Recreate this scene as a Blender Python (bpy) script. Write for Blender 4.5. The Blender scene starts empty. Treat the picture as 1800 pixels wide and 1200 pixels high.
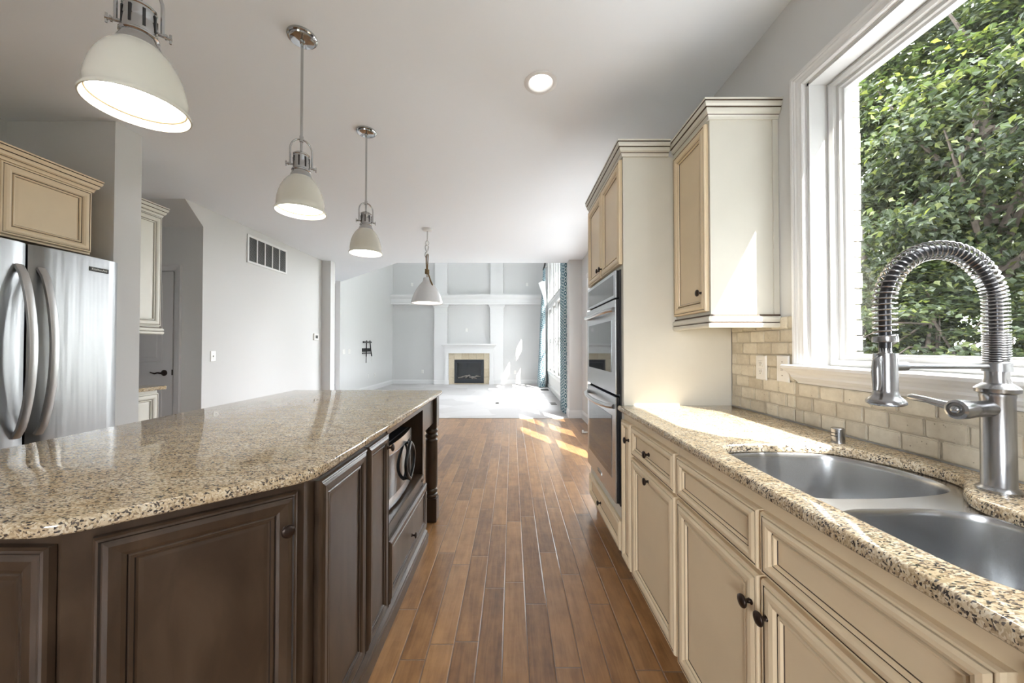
import bpy, bmesh, math, random
import numpy as np
from mathutils import Vector, Matrix
from mathutils.geometry import tessellate_polygon

S = bpy.context.scene
COL = S.collection
PI = math.pi
# ------------------------------------------------------------------ camera
CAMH = 1.236
cam_d = bpy.data.cameras.new('camera'); cam_d.lens = 12.8; cam_d.sensor_width = 36; cam_d.sensor_fit = 'HORIZONTAL'
cam_d.clip_start = 0.02; cam_d.clip_end = 300
cam = bpy.data.objects.new('camera', cam_d); COL.objects.link(cam)
cam.location = (0, 0, CAMH); cam.rotation_euler = (math.radians(90.8), 0, 0)
S.camera = cam
# ------------------------------------------------------------------ sky, sun, exposure
world = bpy.data.worlds.new('sky'); S.world = world; world.use_nodes = True
bg = world.node_tree.nodes['Background']; bg.inputs[0].default_value = (0.95, 0.972, 1.0, 1); bg.inputs[1].default_value = 12.0
sun_d = bpy.data.lights.new('sun', 'SUN'); sun_d.energy = 12.5; sun_d.angle = 0.0095; sun_d.color = (1.0, 0.95, 0.87)
sun = bpy.data.objects.new('sun', sun_d); COL.objects.link(sun)
sun.rotation_euler = Vector((-1.0, 1.75, -1.92)).to_track_quat('-Z', 'Y').to_euler()
sun.location = (8, -10, 12)
# sampling portals in the window openings: they emit nothing, they only tell the renderer where daylight comes in
for nm, c, sx_, sz_, rot in (('kitchen', (1.37, 0.82, 1.735), 1.34, 1.17, (0, PI/2, 0)), ('breakfast', (1.37, 4.6, 1.45), 2.8, 1.8, (0, PI/2, 0)), ('great_room', (1.25, 9.07, 2.65), 3.95, 4.3, (0, PI/2, 0)), ('back', (-1.125, -3.52, 1.55), 1.55, 1.4, (PI/2, 0, 0))):
    pd = bpy.data.lights.new('portal_'+nm, 'AREA'); pd.shape = 'RECTANGLE'; pd.cycles.is_portal = True
    pd.size = sz_ if rot[1] else sx_; pd.size_y = sx_ if rot[1] else sz_
    po = bpy.data.objects.new('portal_'+nm, pd); COL.objects.link(po); po.location = c; po.rotation_euler = rot
vs = S.view_settings; S.display_settings.display_device = 'sRGB'
vs.view_transform = 'Standard'; vs.look = 'None'; vs.gamma = 1.0; vs.use_curve_mapping = False
vs.exposure = 1.25
cy = S.cycles
cy.max_bounces = 10; cy.diffuse_bounces = 6; cy.glossy_bounces = 5; cy.transparent_max_bounces = 12; cy.transmission_bounces = 4
cy.sample_clamp_indirect = 4.0; cy.use_light_tree = False; cy.blur_glossy = 0.3
cy.use_guiding = True; cy.use_surface_guiding = True; cy.use_volume_guiding = False
cy.use_denoising = True

# ------------------------------------------------------------------ materials
def _mat(name):
    m = bpy.data.materials.new(name); m.use_nodes = True
    nt = m.node_tree
    return m, nt, nt.nodes, nt.links, nt.nodes['Principled BSDF']
def P(name, col, rough=0.5, metal=0.0, spec=0.5, emit=None, es=0.0, coat=0.0, noise=0.0, nscale=40, bump=0.0, bscale=60):
    m, nt, N, L, b = _mat(name)
    b.inputs['Base Color'].default_value = (*col, 1); b.inputs['Roughness'].default_value = rough
    b.inputs['Metallic'].default_value = metal; b.inputs['Specular IOR Level'].default_value = spec
    b.inputs['Coat Weight'].default_value = coat; b.inputs['Coat Roughness'].default_value = 0.08
    if emit: b.inputs['Emission Color'].default_value = (*emit, 1); b.inputs['Emission Strength'].default_value = es
    tc = N.new('ShaderNodeTexCoord')
    if noise:
        n = N.new('ShaderNodeTexNoise'); n.inputs['Scale'].default_value = nscale; n.inputs['Detail'].default_value = 5
        L.new(tc.outputs['Object'], n.inputs['Vector'])
        r = N.new('ShaderNodeValToRGB')
        r.color_ramp.elements[0].position = 0.3; r.color_ramp.elements[1].position = 0.7
        r.color_ramp.elements[0].color = (*[c*(1-noise) for c in col], 1); r.color_ramp.elements[1].color = (*[min(1, c*(1+noise)) for c in col], 1)
        L.new(n.outputs[0], r.inputs[0]); L.new(r.outputs[0], b.inputs['Base Color'])
    if bump:
        n = N.new('ShaderNodeTexNoise'); n.inputs['Scale'].default_value = bscale; n.inputs['Detail'].default_value = 4
        L.new(tc.outputs['Object'], n.inputs['Vector'])
        bp = N.new('ShaderNodeBump'); bp.inputs['Strength'].default_value = bump; bp.inputs['Distance'].default_value = 0.004
        L.new(n.outputs[0], bp.inputs['Height']); L.new(bp.outputs[0], b.inputs['Normal'])
    return m
def soft_glow(m): m.cycles.emission_sampling = 'NONE'; return m
def ramp(N, stops, interp='LINEAR'):
    r = N.new('ShaderNodeValToRGB'); cr = r.color_ramp; cr.interpolation = interp
    while len(cr.elements) < len(stops): cr.elements.new(0.5)
    for e, (p, c) in zip(cr.elements, stops): e.position = p; e.color = (*c, 1)
    return r
def mth(N, L, op, a, b=None, c=None):
    n = N.new('ShaderNodeMath'); n.operation = op
    for i, x in enumerate((a, b, c)):
        if x is None: continue
        if isinstance(x, (int, float)): n.inputs[i].default_value = x
        else: L.new(x, n.inputs[i])
    return n.outputs[0]
def mixc(N, L, f, a, b, mode='MIX'):
    n = N.new('ShaderNodeMix'); n.data_type = 'RGBA'; n.blend_type = mode
    for i, x in ((0, f), (6, a), (7, b)):
        if isinstance(x, (int, float)): n.inputs[i].default_value = x
        elif isinstance(x, tuple): n.inputs[i].default_value = (*x, 1)
        else: L.new(x, n.inputs[i])
    return n.outputs[2]

M = {}
M['wall'] = P('wall_paint', (0.66, 0.66, 0.66), 0.85, spec=0.25, bump=0.06, bscale=260)
M['ceil'] = P('ceiling_paint', (0.85, 0.885, 0.93), 0.9, spec=0.2, bump=0.05, bscale=220)
M['trim'] = P('white_trim', (0.73, 0.73, 0.735), 0.35)
M['door'] = P('door_paint', (0.62, 0.61, 0.62), 0.4)
M['cream'] = P('cream_lacquer', (0.74, 0.60, 0.41), 0.38, noise=0.03, nscale=6)
M['glaze'] = P('brown_glaze', (0.075, 0.046, 0.028), 0.6)
M['ivory'] = P('ivory_lacquer', (0.64, 0.62, 0.555), 0.38, noise=0.02, nscale=6)
M['steel'] = P('brushed_steel', (0.56, 0.57, 0.58), 0.26, metal=1.0)
M['steeld'] = P('satin_steel', (0.34, 0.35, 0.365), 0.30, metal=1.0)
M['nickel'] = P('brushed_nickel', (0.36, 0.36, 0.37), 0.24, metal=1.0)
M['chrome'] = P('polished_chrome', (0.50, 0.51, 0.52), 0.08, metal=1.0)
M['bronze'] = P('oil_rubbed_bronze', (0.035, 0.022, 0.017), 0.33, metal=0.6)
M['sinksteel'] = P('sink_steel', (0.52, 0.53, 0.545), 0.24, metal=1.0)
M['hose'] = P('dark_hose', (0.05, 0.05, 0.055), 0.3, metal=0.7)
M['handle'] = P('satin_handle', (0.55, 0.55, 0.55), 0.34, metal=0.85)
M['brass'] = P('warm_ring', (0.45, 0.33, 0.18), 0.4, metal=0.6)
M['black'] = P('black_plastic', (0.012, 0.012, 0.014), 0.35)
M['bglass'] = P('dark_glass', (0.02, 0.022, 0.025), 0.03, spec=0.9)
M['enamel'] = P('cream_enamel', (0.74, 0.73, 0.66), 0.16, coat=0.5)
M['enamelw'] = P('grey_white_enamel', (0.62, 0.62, 0.63), 0.25)
M['glow'] = P('lamp_diffuser', (0.9, 0.9, 0.88), 0.5, emit=(1.0, 0.95, 0.87), es=6.0)
M['glowsoft'] = P('soft_lamp_glow', (0.9, 0.9, 0.88), 0.5, emit=(1.0, 0.90, 0.80), es=2.2)
M['plate'] = P('white_plastic', (0.80, 0.79, 0.77), 0.35)
M['slot'] = P('dark_slot', (0.05, 0.05, 0.05), 0.6)
M['rope'] = P('jute_rope', (0.20, 0.13, 0.06), 0.9, noise=0.4, nscale=140, bump=0.8, bscale=300)
M['bark'] = P('tree_bark', (0.07, 0.055, 0.045), 0.9, noise=0.4, nscale=12, bump=1.0, bscale=20)
M['lining'] = P('white_lining', (0.75, 0.76, 0.76), 0.9)
M['bounce_slab'] = P('bounce_concrete', (0.50, 0.50, 0.50), 0.9, noise=0.1, nscale=5)
M['lawn'] = P('lawn_grass', (0.10, 0.11, 0.06), 0.95, noise=0.4, nscale=3)
M['brickw'] = P('white_brick', (0.50, 0.46, 0.42), 0.85, noise=0.15, nscale=25, bump=1.0, bscale=40)
M['log'] = P('ceramic_log', (0.22, 0.19, 0.17), 0.9, noise=0.5, nscale=20, bump=1.0, bscale=30)
M['firebox'] = P('firebox_black', (0.02, 0.024, 0.03), 0.4)
M['grille'] = P('grille_shadow', (0.30, 0.30, 0.30), 0.6)
M['vinyl'] = P('white_vinyl', (0.55, 0.55, 0.545), 0.3)
M['eave'] = P('eave_paint', (0.5, 0.48, 0.45), 0.8)
M['ctrl'] = P('control_glass', (0.10, 0.10, 0.11), 0.12, spec=0.7)

soft_glow(M['glow']); soft_glow(M['glowsoft'])
def m_granite():
    m, nt, N, L, b = _mat('speckled_granite')
    tc = N.new('ShaderNodeTexCoord')
    mp = N.new('ShaderNodeMapping'); mp.inputs['Rotation'].default_value = (0.3, 0.2, 0.6); mp.inputs['Scale'].default_value = (1.0, 1.9, 1.3)
    L.new(tc.outputs['Object'], mp.inputs['Vector'])
    nz = N.new('ShaderNodeTexNoise'); nz.inputs['Scale'].default_value = 70; nz.inputs['Detail'].default_value = 3
    L.new(mp.outputs[0], nz.inputs['Vector'])
    dv = N.new('ShaderNodeVectorMath'); dv.operation = 'MULTIPLY_ADD'
    L.new(nz.outputs['Color'], dv.inputs[0]); dv.inputs[1].default_value = (0.012, 0.012, 0.012); L.new(mp.outputs[0], dv.inputs[2])
    v1 = N.new('ShaderNodeTexVoronoi'); v1.inputs['Scale'].default_value = 205; L.new(dv.outputs[0], v1.inputs['Vector'])
    sp = N.new('ShaderNodeSeparateColor'); L.new(v1.outputs['Color'], sp.inputs[0])
    big = N.new('ShaderNodeTexNoise'); big.inputs['Scale'].default_value = 26; big.inputs['Detail'].default_value = 4
    L.new(mp.outputs[0], big.inputs['Vector'])
    k = mth(N, L, 'MULTIPLY_ADD', big.outputs[0], 0.6, -0.30)
    f = mth(N, L, 'ADD', sp.outputs[0], k)
    r1 = ramp(N, [(0.0, (0.055, 0.048, 0.045)), (0.095, (0.14, 0.115, 0.098)), (0.17, (0.31, 0.235, 0.16)),
                  (0.29, (0.50, 0.395, 0.265)), (0.56, (0.63, 0.52, 0.37)), (0.82, (0.71, 0.63, 0.49))], 'CONSTANT')
    L.new(f, r1.inputs[0])
    n3 = N.new('ShaderNodeTexNoise'); n3.inputs['Scale'].default_value = 9; L.new(mp.outputs[0], n3.inputs['Vector'])
    r3 = ramp(N, [(0.35, (0.88, 0.83, 0.75)), (0.65, (1.0, 1.0, 1.0))]); L.new(n3.outputs[0], r3.inputs[0])
    c = mixc(N, L, 1.0, r1.outputs[0], r3.outputs[0], 'MULTIPLY')
    L.new(c, b.inputs['Base Color'])
    b.inputs['Roughness'].default_value = 0.035; b.inputs['Specular IOR Level'].default_value = 0.62
    return m
M['granite'] = m_granite()

def m_wood_floor():
    m, nt, N, L, b = _mat('hand_scraped_planks')
    tc = N.new('ShaderNodeTexCoord'); sx = N.new('ShaderNodeSeparateXYZ'); L.new(tc.outputs['Object'], sx.inputs[0])
    X, Y = sx.outputs[0], sx.outputs[1]
    W = 0.1016
    u = mth(N, L, 'DIVIDE', mth(N, L, 'ADD', X, 0.037), W); row = mth(N, L, 'FLOOR', u); fu = mth(N, L, 'FRACT', u)
    wn = N.new('ShaderNodeTexWhiteNoise'); wn.noise_dimensions = '1D'; L.new(row, wn.inputs['W'])
    r1 = wn.outputs['Value']
    wn2 = N.new('ShaderNodeTexWhiteNoise'); wn2.noise_dimensions = '1D'; L.new(mth(N, L, 'ADD', row, 57.3), wn2.inputs['W'])
    ln = mth(N, L, 'MULTIPLY_ADD', wn2.outputs['Value'], 0.42, 0.50)
    v = mth(N, L, 'ADD', mth(N, L, 'DIVIDE', Y, ln), mth(N, L, 'MULTIPLY', r1, 7.0))
    # a second irregular split per plank
    idx = mth(N, L, 'FLOOR', v); fv = mth(N, L, 'FRACT', v)
    cb = N.new('ShaderNodeCombineXYZ'); L.new(row, cb.inputs[0]); L.new(idx, cb.inputs[1])
    wp = N.new('ShaderNodeTexWhiteNoise'); wp.noise_dimensions = '3D'; L.new(cb.outputs[0], wp.inputs['Vector'])
    pid = wp.outputs['Value']
    # grain
    off = N.new('ShaderNodeVectorMath'); off.operation = 'MULTIPLY_ADD'; L.new(wp.outputs['Color'], off.inputs[0]); off.inputs[1].default_value = (9, 9, 9)
    L.new(tc.outputs['Object'], off.inputs[2])
    mp = N.new('ShaderNodeMapping'); mp.inputs['Scale'].default_value = (30, 2.2, 1); L.new(off.outputs[0], mp.inputs['Vector'])
    g = N.new('ShaderNodeTexNoise'); g.inputs['Scale'].default_value = 1.6; g.inputs['Detail'].default_value = 7; g.inputs['Roughness'].default_value = 0.62; g.inputs['Distortion'].default_value = 0.6
    L.new(mp.outputs[0], g.inputs['Vector'])
    mp2 = N.new('ShaderNodeMapping'); mp2.inputs['Scale'].default_value = (9, 5, 1); L.new(off.outputs[0], mp2.inputs['Vector'])
    g2 = N.new('ShaderNodeTexNoise'); g2.inputs['Scale'].default_value = 2.0; g2.inputs['Detail'].default_value = 3; L.new(mp2.outputs[0], g2.inputs['Vector'])
    t = mth(N, L, 'ADD', mth(N, L, 'MULTIPLY_ADD', pid, 0.26, 0.10), mth(N, L, 'ADD', mth(N, L, 'MULTIPLY', g.outputs[0], 0.55), mth(N, L, 'MULTIPLY', g2.outputs[0], 0.42)))
    r = ramp(N, [(0.40, (0.065, 0.029, 0.012)), (0.60, (0.205, 0.098, 0.038)), (0.78, (0.33, 0.17, 0.068)), (1.0, (0.45, 0.25, 0.11))])
    L.new(t, r.inputs[0])
    # gaps
    eu = mth(N, L, 'MULTIPLY', mth(N, L, 'MINIMUM', fu, mth(N, L, 'SUBTRACT', 1.0, fu)), W)
    ev = mth(N, L, 'MULTIPLY', mth(N, L, 'MINIMUM', fv, mth(N, L, 'SUBTRACT', 1.0, fv)), ln)
    e = mth(N, L, 'MINIMUM', eu, ev)
    gap = N.new('ShaderNodeMapRange'); gap.inputs[1].default_value = 0.0005; gap.inputs[2].default_value = 0.0022; L.new(e, gap.inputs[0])
    c = mixc(N, L, gap.outputs[0], (0.13, 0.10, 0.085), r.outputs[0])
    L.new(c, b.inputs['Base Color'])
    bev = N.new('ShaderNodeMapRange'); bev.inputs[1].default_value = 0.0; bev.inputs[2].default_value = 0.005; L.new(e, bev.inputs[0])
    mp3 = N.new('ShaderNodeMapping'); mp3.inputs['Scale'].default_value = (14, 26, 1); L.new(off.outputs[0], mp3.inputs['Vector'])
    g3 = N.new('ShaderNodeTexNoise'); g3.inputs['Scale'].default_value = 1.0; g3.inputs['Detail'].default_value = 2; L.new(mp3.outputs[0], g3.inputs['Vector'])
    h = mth(N, L, 'ADD', mth(N, L, 'MULTIPLY', bev.outputs[0], 0.9), mth(N, L, 'ADD', mth(N, L, 'MULTIPLY', g3.outputs[0], 0.5), mth(N, L, 'MULTIPLY', g2.outputs[0], 0.22)))
    bp = N.new('ShaderNodeBump'); bp.inputs['Strength'].default_value = 0.8; bp.inputs['Distance'].default_value = 0.0025
    L.new(h, bp.inputs['Height']); L.new(bp.outputs[0], b.inputs['Normal'])
    b.inputs['Roughness'].default_value = 0.28; b.inputs['Specular IOR Level'].default_value = 0.5; b.inputs['Coat Weight'].default_value = 0.4; b.inputs['Coat Roughness'].default_value = 0.28
    return m
M['floor'] = m_wood_floor()

def m_espresso():
    m, nt, N, L, b = _mat('espresso_stain')
    tc = N.new('ShaderNodeTexCoord'); mp = N.new('ShaderNodeMapping'); mp.inputs['Scale'].default_value = (5, 5, 1.6); L.new(tc.outputs['Object'], mp.inputs['Vector'])
    n = N.new('ShaderNodeTexNoise'); n.inputs['Scale'].default_value = 2.2; n.inputs['Detail'].default_value = 6; n.inputs['Distortion'].default_value = 1.2; L.new(mp.outputs[0], n.inputs['Vector'])
    r = ramp(N, [(0.3, (0.038, 0.023, 0.014)), (0.7, (0.078, 0.050, 0.032))]); L.new(n.outputs[0], r.inputs[0]); L.new(r.outputs[0], b.inputs['Base Color'])
    b.inputs['Roughness'].default_value = 0.30; b.inputs['Specular IOR Level'].default_value = 0.6
    return m
M['esp'] = m_espresso()
M['espg'] = P('espresso_groove', (0.018, 0.011, 0.008), 0.5)

def m_carpet():
    m, nt, N, L, b = _mat('pale_carpet')
    tc = N.new('ShaderNodeTexCoord')
    n = N.new('ShaderNodeTexNoise'); n.inputs['Scale'].default_value = 160; n.inputs['Detail'].default_value = 3; L.new(tc.outputs['Object'], n.inputs['Vector'])
    v = N.new('ShaderNodeTexVoronoi'); v.inputs['Scale'].default_value = 1.3; L.new(tc.outputs['Object'], v.inputs['Vector'])
    sp = N.new('ShaderNodeSeparateColor'); L.new(v.outputs['Color'], sp.inputs[0])
    f = mth(N, L, 'ADD', mth(N, L, 'MULTIPLY', n.outputs[0], 0.6), mth(N, L, 'MULTIPLY', sp.outputs[0], 0.4))
    r = ramp(N, [(0.25, (0.47, 0.455, 0.455)), (0.75, (0.59, 0.575, 0.575))]); L.new(f, r.inputs[0]); L.new(r.outputs[0], b.inputs['Base Color'])
    b.inputs['Roughness'].default_value = 0.95; b.inputs['Specular IOR Level'].default_value = 0.1
    bp = N.new('ShaderNodeBump'); bp.inputs['Strength'].default_value = 0.6; bp.inputs['Distance'].default_value = 0.006; L.new(n.outputs[0], bp.inputs['Height']); L.new(bp.outputs[0], b.inputs['Normal'])
    return m
M['carpet'] = m_carpet()

def m_travertine(name, lo, hi, rough=0.6):
    m, nt, N, L, b = _mat(name)
    tc = N.new('ShaderNodeTexCoord'); ge = N.new('ShaderNodeNewGeometry')
    n = N.new('ShaderNodeTexNoise'); n.inputs['Scale'].default_value = 22; n.inputs['Detail'].default_value = 6; n.inputs['Roughness'].default_value = 0.65; L.new(tc.outputs['Object'], n.inputs['Vector'])
    f = mth(N, L, 'ADD', mth(N, L, 'MULTIPLY', n.outputs[0], 0.75), mth(N, L, 'MULTIPLY', ge.outputs['Random Per Island'], 0.42))
    r = ramp(N, [(0.25, lo), (0.85, hi)]); L.new(f, r.inputs[0])
    pz = N.new('ShaderNodeTexVoronoi'); pz.inputs['Scale'].default_value = 70; L.new(tc.outputs['Object'], pz.inputs['Vector'])
    pm = N.new('ShaderNodeMapRange'); pm.inputs[1].default_value = 0.05; pm.inputs[2].default_value = 0.16; L.new(pz.outputs[0], pm.inputs[0])
    big = N.new('ShaderNodeTexNoise'); big.inputs['Scale'].default_value = 14; L.new(tc.outputs['Object'], big.inputs['Vector'])
    gate = mth(N, L, 'LESS_THAN', big.outputs[0], 0.46)
    pf = mth(N, L, 'MULTIPLY', gate, mth(N, L, 'SUBTRACT', 1.0, pm.outputs[0]))
    c = mixc(N, L, mth(N, L, 'MULTIPLY', pf, 0.6), r.outputs[0], (0.16, 0.12, 0.075)); L.new(c, b.inputs['Base Color'])
    bp = N.new('ShaderNodeBump'); bp.inputs['Strength'].default_value = 0.5; bp.inputs['Distance'].default_value = 0.003
    L.new(mth(N, L, 'SUBTRACT', n.outputs[0], pf), bp.inputs['Height']); L.new(bp.outputs[0], b.inputs['Normal'])
    b.inputs['Roughness'].default_value = rough
    return m
M['trav'] = m_travertine('tumbled_travertine', (0.44, 0.385, 0.295), (0.74, 0.69, 0.58))
M['grout'] = P('sand_grout', (0.52, 0.47, 0.385), 0.9, bump=0.6, bscale=300)
M['hearth'] = m_travertine('honed_travertine', (0.42, 0.34, 0.23), (0.60, 0.53, 0.40), 0.45)

def m_curtain():
    m, nt, N, L, b = _mat('teal_lattice_fabric')
    tc = N.new('ShaderNodeTexCoord'); sx = N.new('ShaderNodeSeparateXYZ'); L.new(tc.outputs['UV'], sx.inputs[0])
    a = mth(N, L, 'COSINE', mth(N, L, 'MULTIPLY', sx.outputs[0], 2*PI/0.105)); c = mth(N, L, 'COSINE', mth(N, L, 'MULTIPLY', sx.outputs[1], 2*PI/0.17))
    s = mth(N, L, 'ADD', a, c)
    w1 = mth(N, L, 'LESS_THAN', mth(N, L, 'ABSOLUTE', mth(N, L, 'SUBTRACT', mth(N, L, 'ABSOLUTE', s), 0.50)), 0.30)
    w2 = mth(N, L, 'GREATER_THAN', mth(N, L, 'ABSOLUTE', s), 1.75)
    w = mth(N, L, 'MAXIMUM', w1, w2)
    L.new(mixc(N, L, w, (0.035, 0.115, 0.16), (0.55, 0.63, 0.65)), b.inputs['Base Color']); b.inputs['Roughness'].default_value = 0.9
    return m
M['curtain'] = m_curtain()

def m_pane():
    m, nt, N, L, b = _mat('clear_pane'); N.remove(b)
    out = N['Material Output']; t = N.new('ShaderNodeBsdfTransparent'); g = N.new('ShaderNodeBsdfGlossy'); g.inputs['Roughness'].default_value = 0.0
    t.inputs[0].default_value = (0.97, 0.98, 0.98, 1)
    lw = N.new('ShaderNodeLayerWeight'); lw.inputs['Blend'].default_value = 0.5; mx = N.new('ShaderNodeMixShader')
    fr_ = mth(N, L, 'MULTIPLY_ADD', mth(N, L, 'POWER', lw.outputs['Facing'], 5.0), 0.7, 0.025)
    L.new(fr_, mx.inputs[0]); L.new(t.outputs[0], mx.inputs[1]); L.new(g.outputs[0], mx.inputs[2]); L.new(mx.outputs[0], out.inputs[0])
    return m
M['pane'] = m_pane()

def m_leaf(name, a, bcol, hot):
    m, nt, N, L, b = _mat(name)
    ge = N.new('ShaderNodeNewGeometry'); r = ramp(N, [(0.0, a), (0.7, bcol), (1.0, hot)]); L.new(ge.outputs['Random Per Island'], r.inputs[0])
    out = N['Material Output']; tr = N.new('ShaderNodeBsdfTranslucent'); mx = N.new('ShaderNodeMixShader'); mx.inputs[0].default_value = 0.38
    L.new(r.outputs[0], b.inputs['Base Color']); b.inputs['Roughness'].default_value = 0.45
    L.new(mixc(N, L, 1.0, r.outputs[0], (1.5, 1.6, 0.6), 'MULTIPLY'), tr.inputs[0])
    L.new(b.outputs[0], mx.inputs[1]); L.new(tr.outputs[0], mx.inputs[2]); L.new(mx.outputs[0], out.inputs[0])
    return m
M['leaf'] = m_leaf('maple_leaf', (0.016, 0.025, 0.013), (0.040, 0.055, 0.027), (0.115, 0.128, 0.04))
M['leaf2'] = m_leaf('dark_leaf', (0.010, 0.017, 0.010), (0.026, 0.037, 0.020), (0.073, 0.085, 0.03))

# ------------------------------------------------------------------ mesh builder
class MB:
    def __init__(s): s.v = []; s.f = []; s.m = []
    def add(s, vs, fs, mi=0):
        o = len(s.v); s.v += [tuple(p) for p in vs]
        for f in fs: s.f.append([o+i for i in f]); s.m.append(mi)
        return s
    def box(s, x0, x1, y0, y1, z0, z1, mi=0):
        return s.add([(x0,y0,z0),(x1,y0,z0),(x1,y1,z0),(x0,y1,z0),(x0,y0,z1),(x1,y0,z1),(x1,y1,z1),(x0,y1,z1)],
                     [(0,3,2,1),(4,5,6,7),(0,1,5,4),(1,2,6,5),(2,3,7,6),(3,0,4,7)], mi)
    def cbox(s, x0, x1, y0, y1, z0, z1, b=0.002, mi=0):
        bm = bmesh.new(); bmesh.ops.create_cube(bm, size=1)
        for v in bm.verts: v.co = Vector(((x0+x1)/2+v.co.x*(x1-x0), (y0+y1)/2+v.co.y*(y1-y0), (z0+z1)/2+v.co.z*(z1-z0)))
        bmesh.ops.bevel(bm, geom=bm.edges[:], offset=b, segments=2, affect='EDGES')
        bm.verts.index_update()
        s.add([v.co[:] for v in bm.verts], [[v.index for v in f.verts] for f in bm.faces], mi); bm.free(); return s
    def prism(s, poly, z0, z1, mi=0):
        n = len(poly); vs = [(x,y,z0) for x,y in poly]+[(x,y,z1) for x,y in poly]
        return s.add(vs, [list(range(n))[::-1], list(range(n,2*n))]+[(i,(i+1)%n,n+(i+1)%n,n+i) for i in range(n)], mi)
    def prism_m(s, poly, h0, h1, mp, mi=0):
        n = len(poly); vs = [mp(u,v,h0) for u,v in poly]+[mp(u,v,h1) for u,v in poly]
        return s.add(vs, [list(range(n))[::-1], list(range(n,2*n))]+[(i,(i+1)%n,n+(i+1)%n,n+i) for i in range(n)], mi)
    def lathe(s, prof, org=(0,0,0), ax=(0,0,1), seg=32, mi=0):
        a = Vector(ax).normalized(); t = Vector((1,0,0)) if abs(a.x) < 0.8 else Vector((0,1,0))
        e1 = a.cross(t).normalized(); e2 = a.cross(e1); O = Vector(org); vs = []; fs = []
        for r, h in prof:
            for k in range(seg):
                q = 2*PI*k/seg; vs.append(O+a*h+(e1*math.cos(q)+e2*math.sin(q))*max(r, 1e-5))
        for i in range(len(prof)-1):
            for k in range(seg): fs.append((i*seg+k, i*seg+(k+1)%seg, (i+1)*seg+(k+1)%seg, (i+1)*seg+k))
        return s.add(vs, fs, mi)
    def tube(s, pts, r, seg=10, closed=False, mi=0, cap=True):
        P_ = [Vector(p) for p in pts]; n = len(P_); R = r if isinstance(r, (list, tuple)) else [r]*n
        vs = []; fs = []; prev = None
        for i in range(n):
            if closed: d = P_[(i+1)%n]-P_[i-1]
            else: d = P_[min(i+1,n-1)]-P_[max(i-1,0)]
            d.normalize()
            if prev is None:
                t = Vector((0,0,1)) if abs(d.z) < 0.9 else Vector((1,0,0)); e1 = d.cross(t).normalized()
            else:
                e1 = (prev-d*prev.dot(d)).normalized()
            prev = e1; e2 = d.cross(e1)
            for k in range(seg):
                q = 2*PI*k/seg; vs.append(P_[i]+(e1*math.cos(q)+e2*math.sin(q))*R[i])
        for i in range(n if closed else n-1):
            j = (i+1)%n
            for k in range(seg): fs.append((i*seg+k, i*seg+(k+1)%seg, j*seg+(k+1)%seg, j*seg+k))
        if cap and not closed: fs += [list(range(seg))[::-1], [(n-1)*seg+k for k in range(seg)]]
        return s.add(vs, fs, mi)
    def panel(s, u0, u1, v0, v1, prof, mp, back=-0.02):
        """moulded door: concentric mitred rings, prof = (inset, depth, material index of the ring reaching it)"""
        rings = [(0.0, back, 0)]+list(prof); vs = []; fs = []; ms = []
        for (i, d, mi) in rings:
            for (a, c) in ((u0+i,v0+i),(u1-i,v0+i),(u1-i,v1-i),(u0+i,v1-i)): vs.append(mp(a, c, d))
        for k in range(1, len(rings)):
            for j in range(4): fs.append(((k-1)*4+j, (k-1)*4+(j+1)%4, k*4+(j+1)%4, k*4+j)); ms.append(rings[k][2])
        n = len(rings)-1; fs.append([n*4+j for j in range(4)]); ms.append(0); fs.append([3,2,1,0]); ms.append(0)
        o = len(s.v); s.v += [tuple(p) for p in vs]
        for f, mi in zip(fs, ms): s.f.append([o+i for i in f]); s.m.append(mi)
        return s
    def sweep(s, path, prof, mp, closed=False, mi=None):
        """path of (u,v), profile of (offset to the right of travel, height); mitred corners"""
        n = len(path); vs = []; fs = []; ms = []; k = len(prof)
        for i in range(n):
            p = Vector(path[i])
            if closed or 0 < i < n-1:
                a = (p-Vector(path[i-1])).normalized(); b = (Vector(path[(i+1)%n])-p).normalized()
            elif i == 0: a = b = (Vector(path[1])-p).normalized()
            else: a = b = (p-Vector(path[i-1])).normalized()
            na = Vector((a.y,-a.x)); nb = Vector((b.y,-b.x)); mN = (na+nb).normalized(); sc = 1/max(0.3, mN.dot(na))
            for (o, h) in prof:
                q = p+mN*sc*o; vs.append(mp(q.x, q.y, h))
        for i in range(n if closed else n-1):
            j = (i+1)%n
            for t in range(k): fs.append((i*k+t, i*k+(t+1)%k, j*k+(t+1)%k, j*k+t)); ms.append((mi or {}).get(t, 0))
        if not closed: fs += [list(range(k))[::-1], [(n-1)*k+t for t in range(k)]]; ms += [0, 0]
        o = len(s.v); s.v += [tuple(p) for p in vs]
        for f, q in zip(fs, ms): s.f.append([o+i for i in f]); s.m.append(q)
        return s

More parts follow.
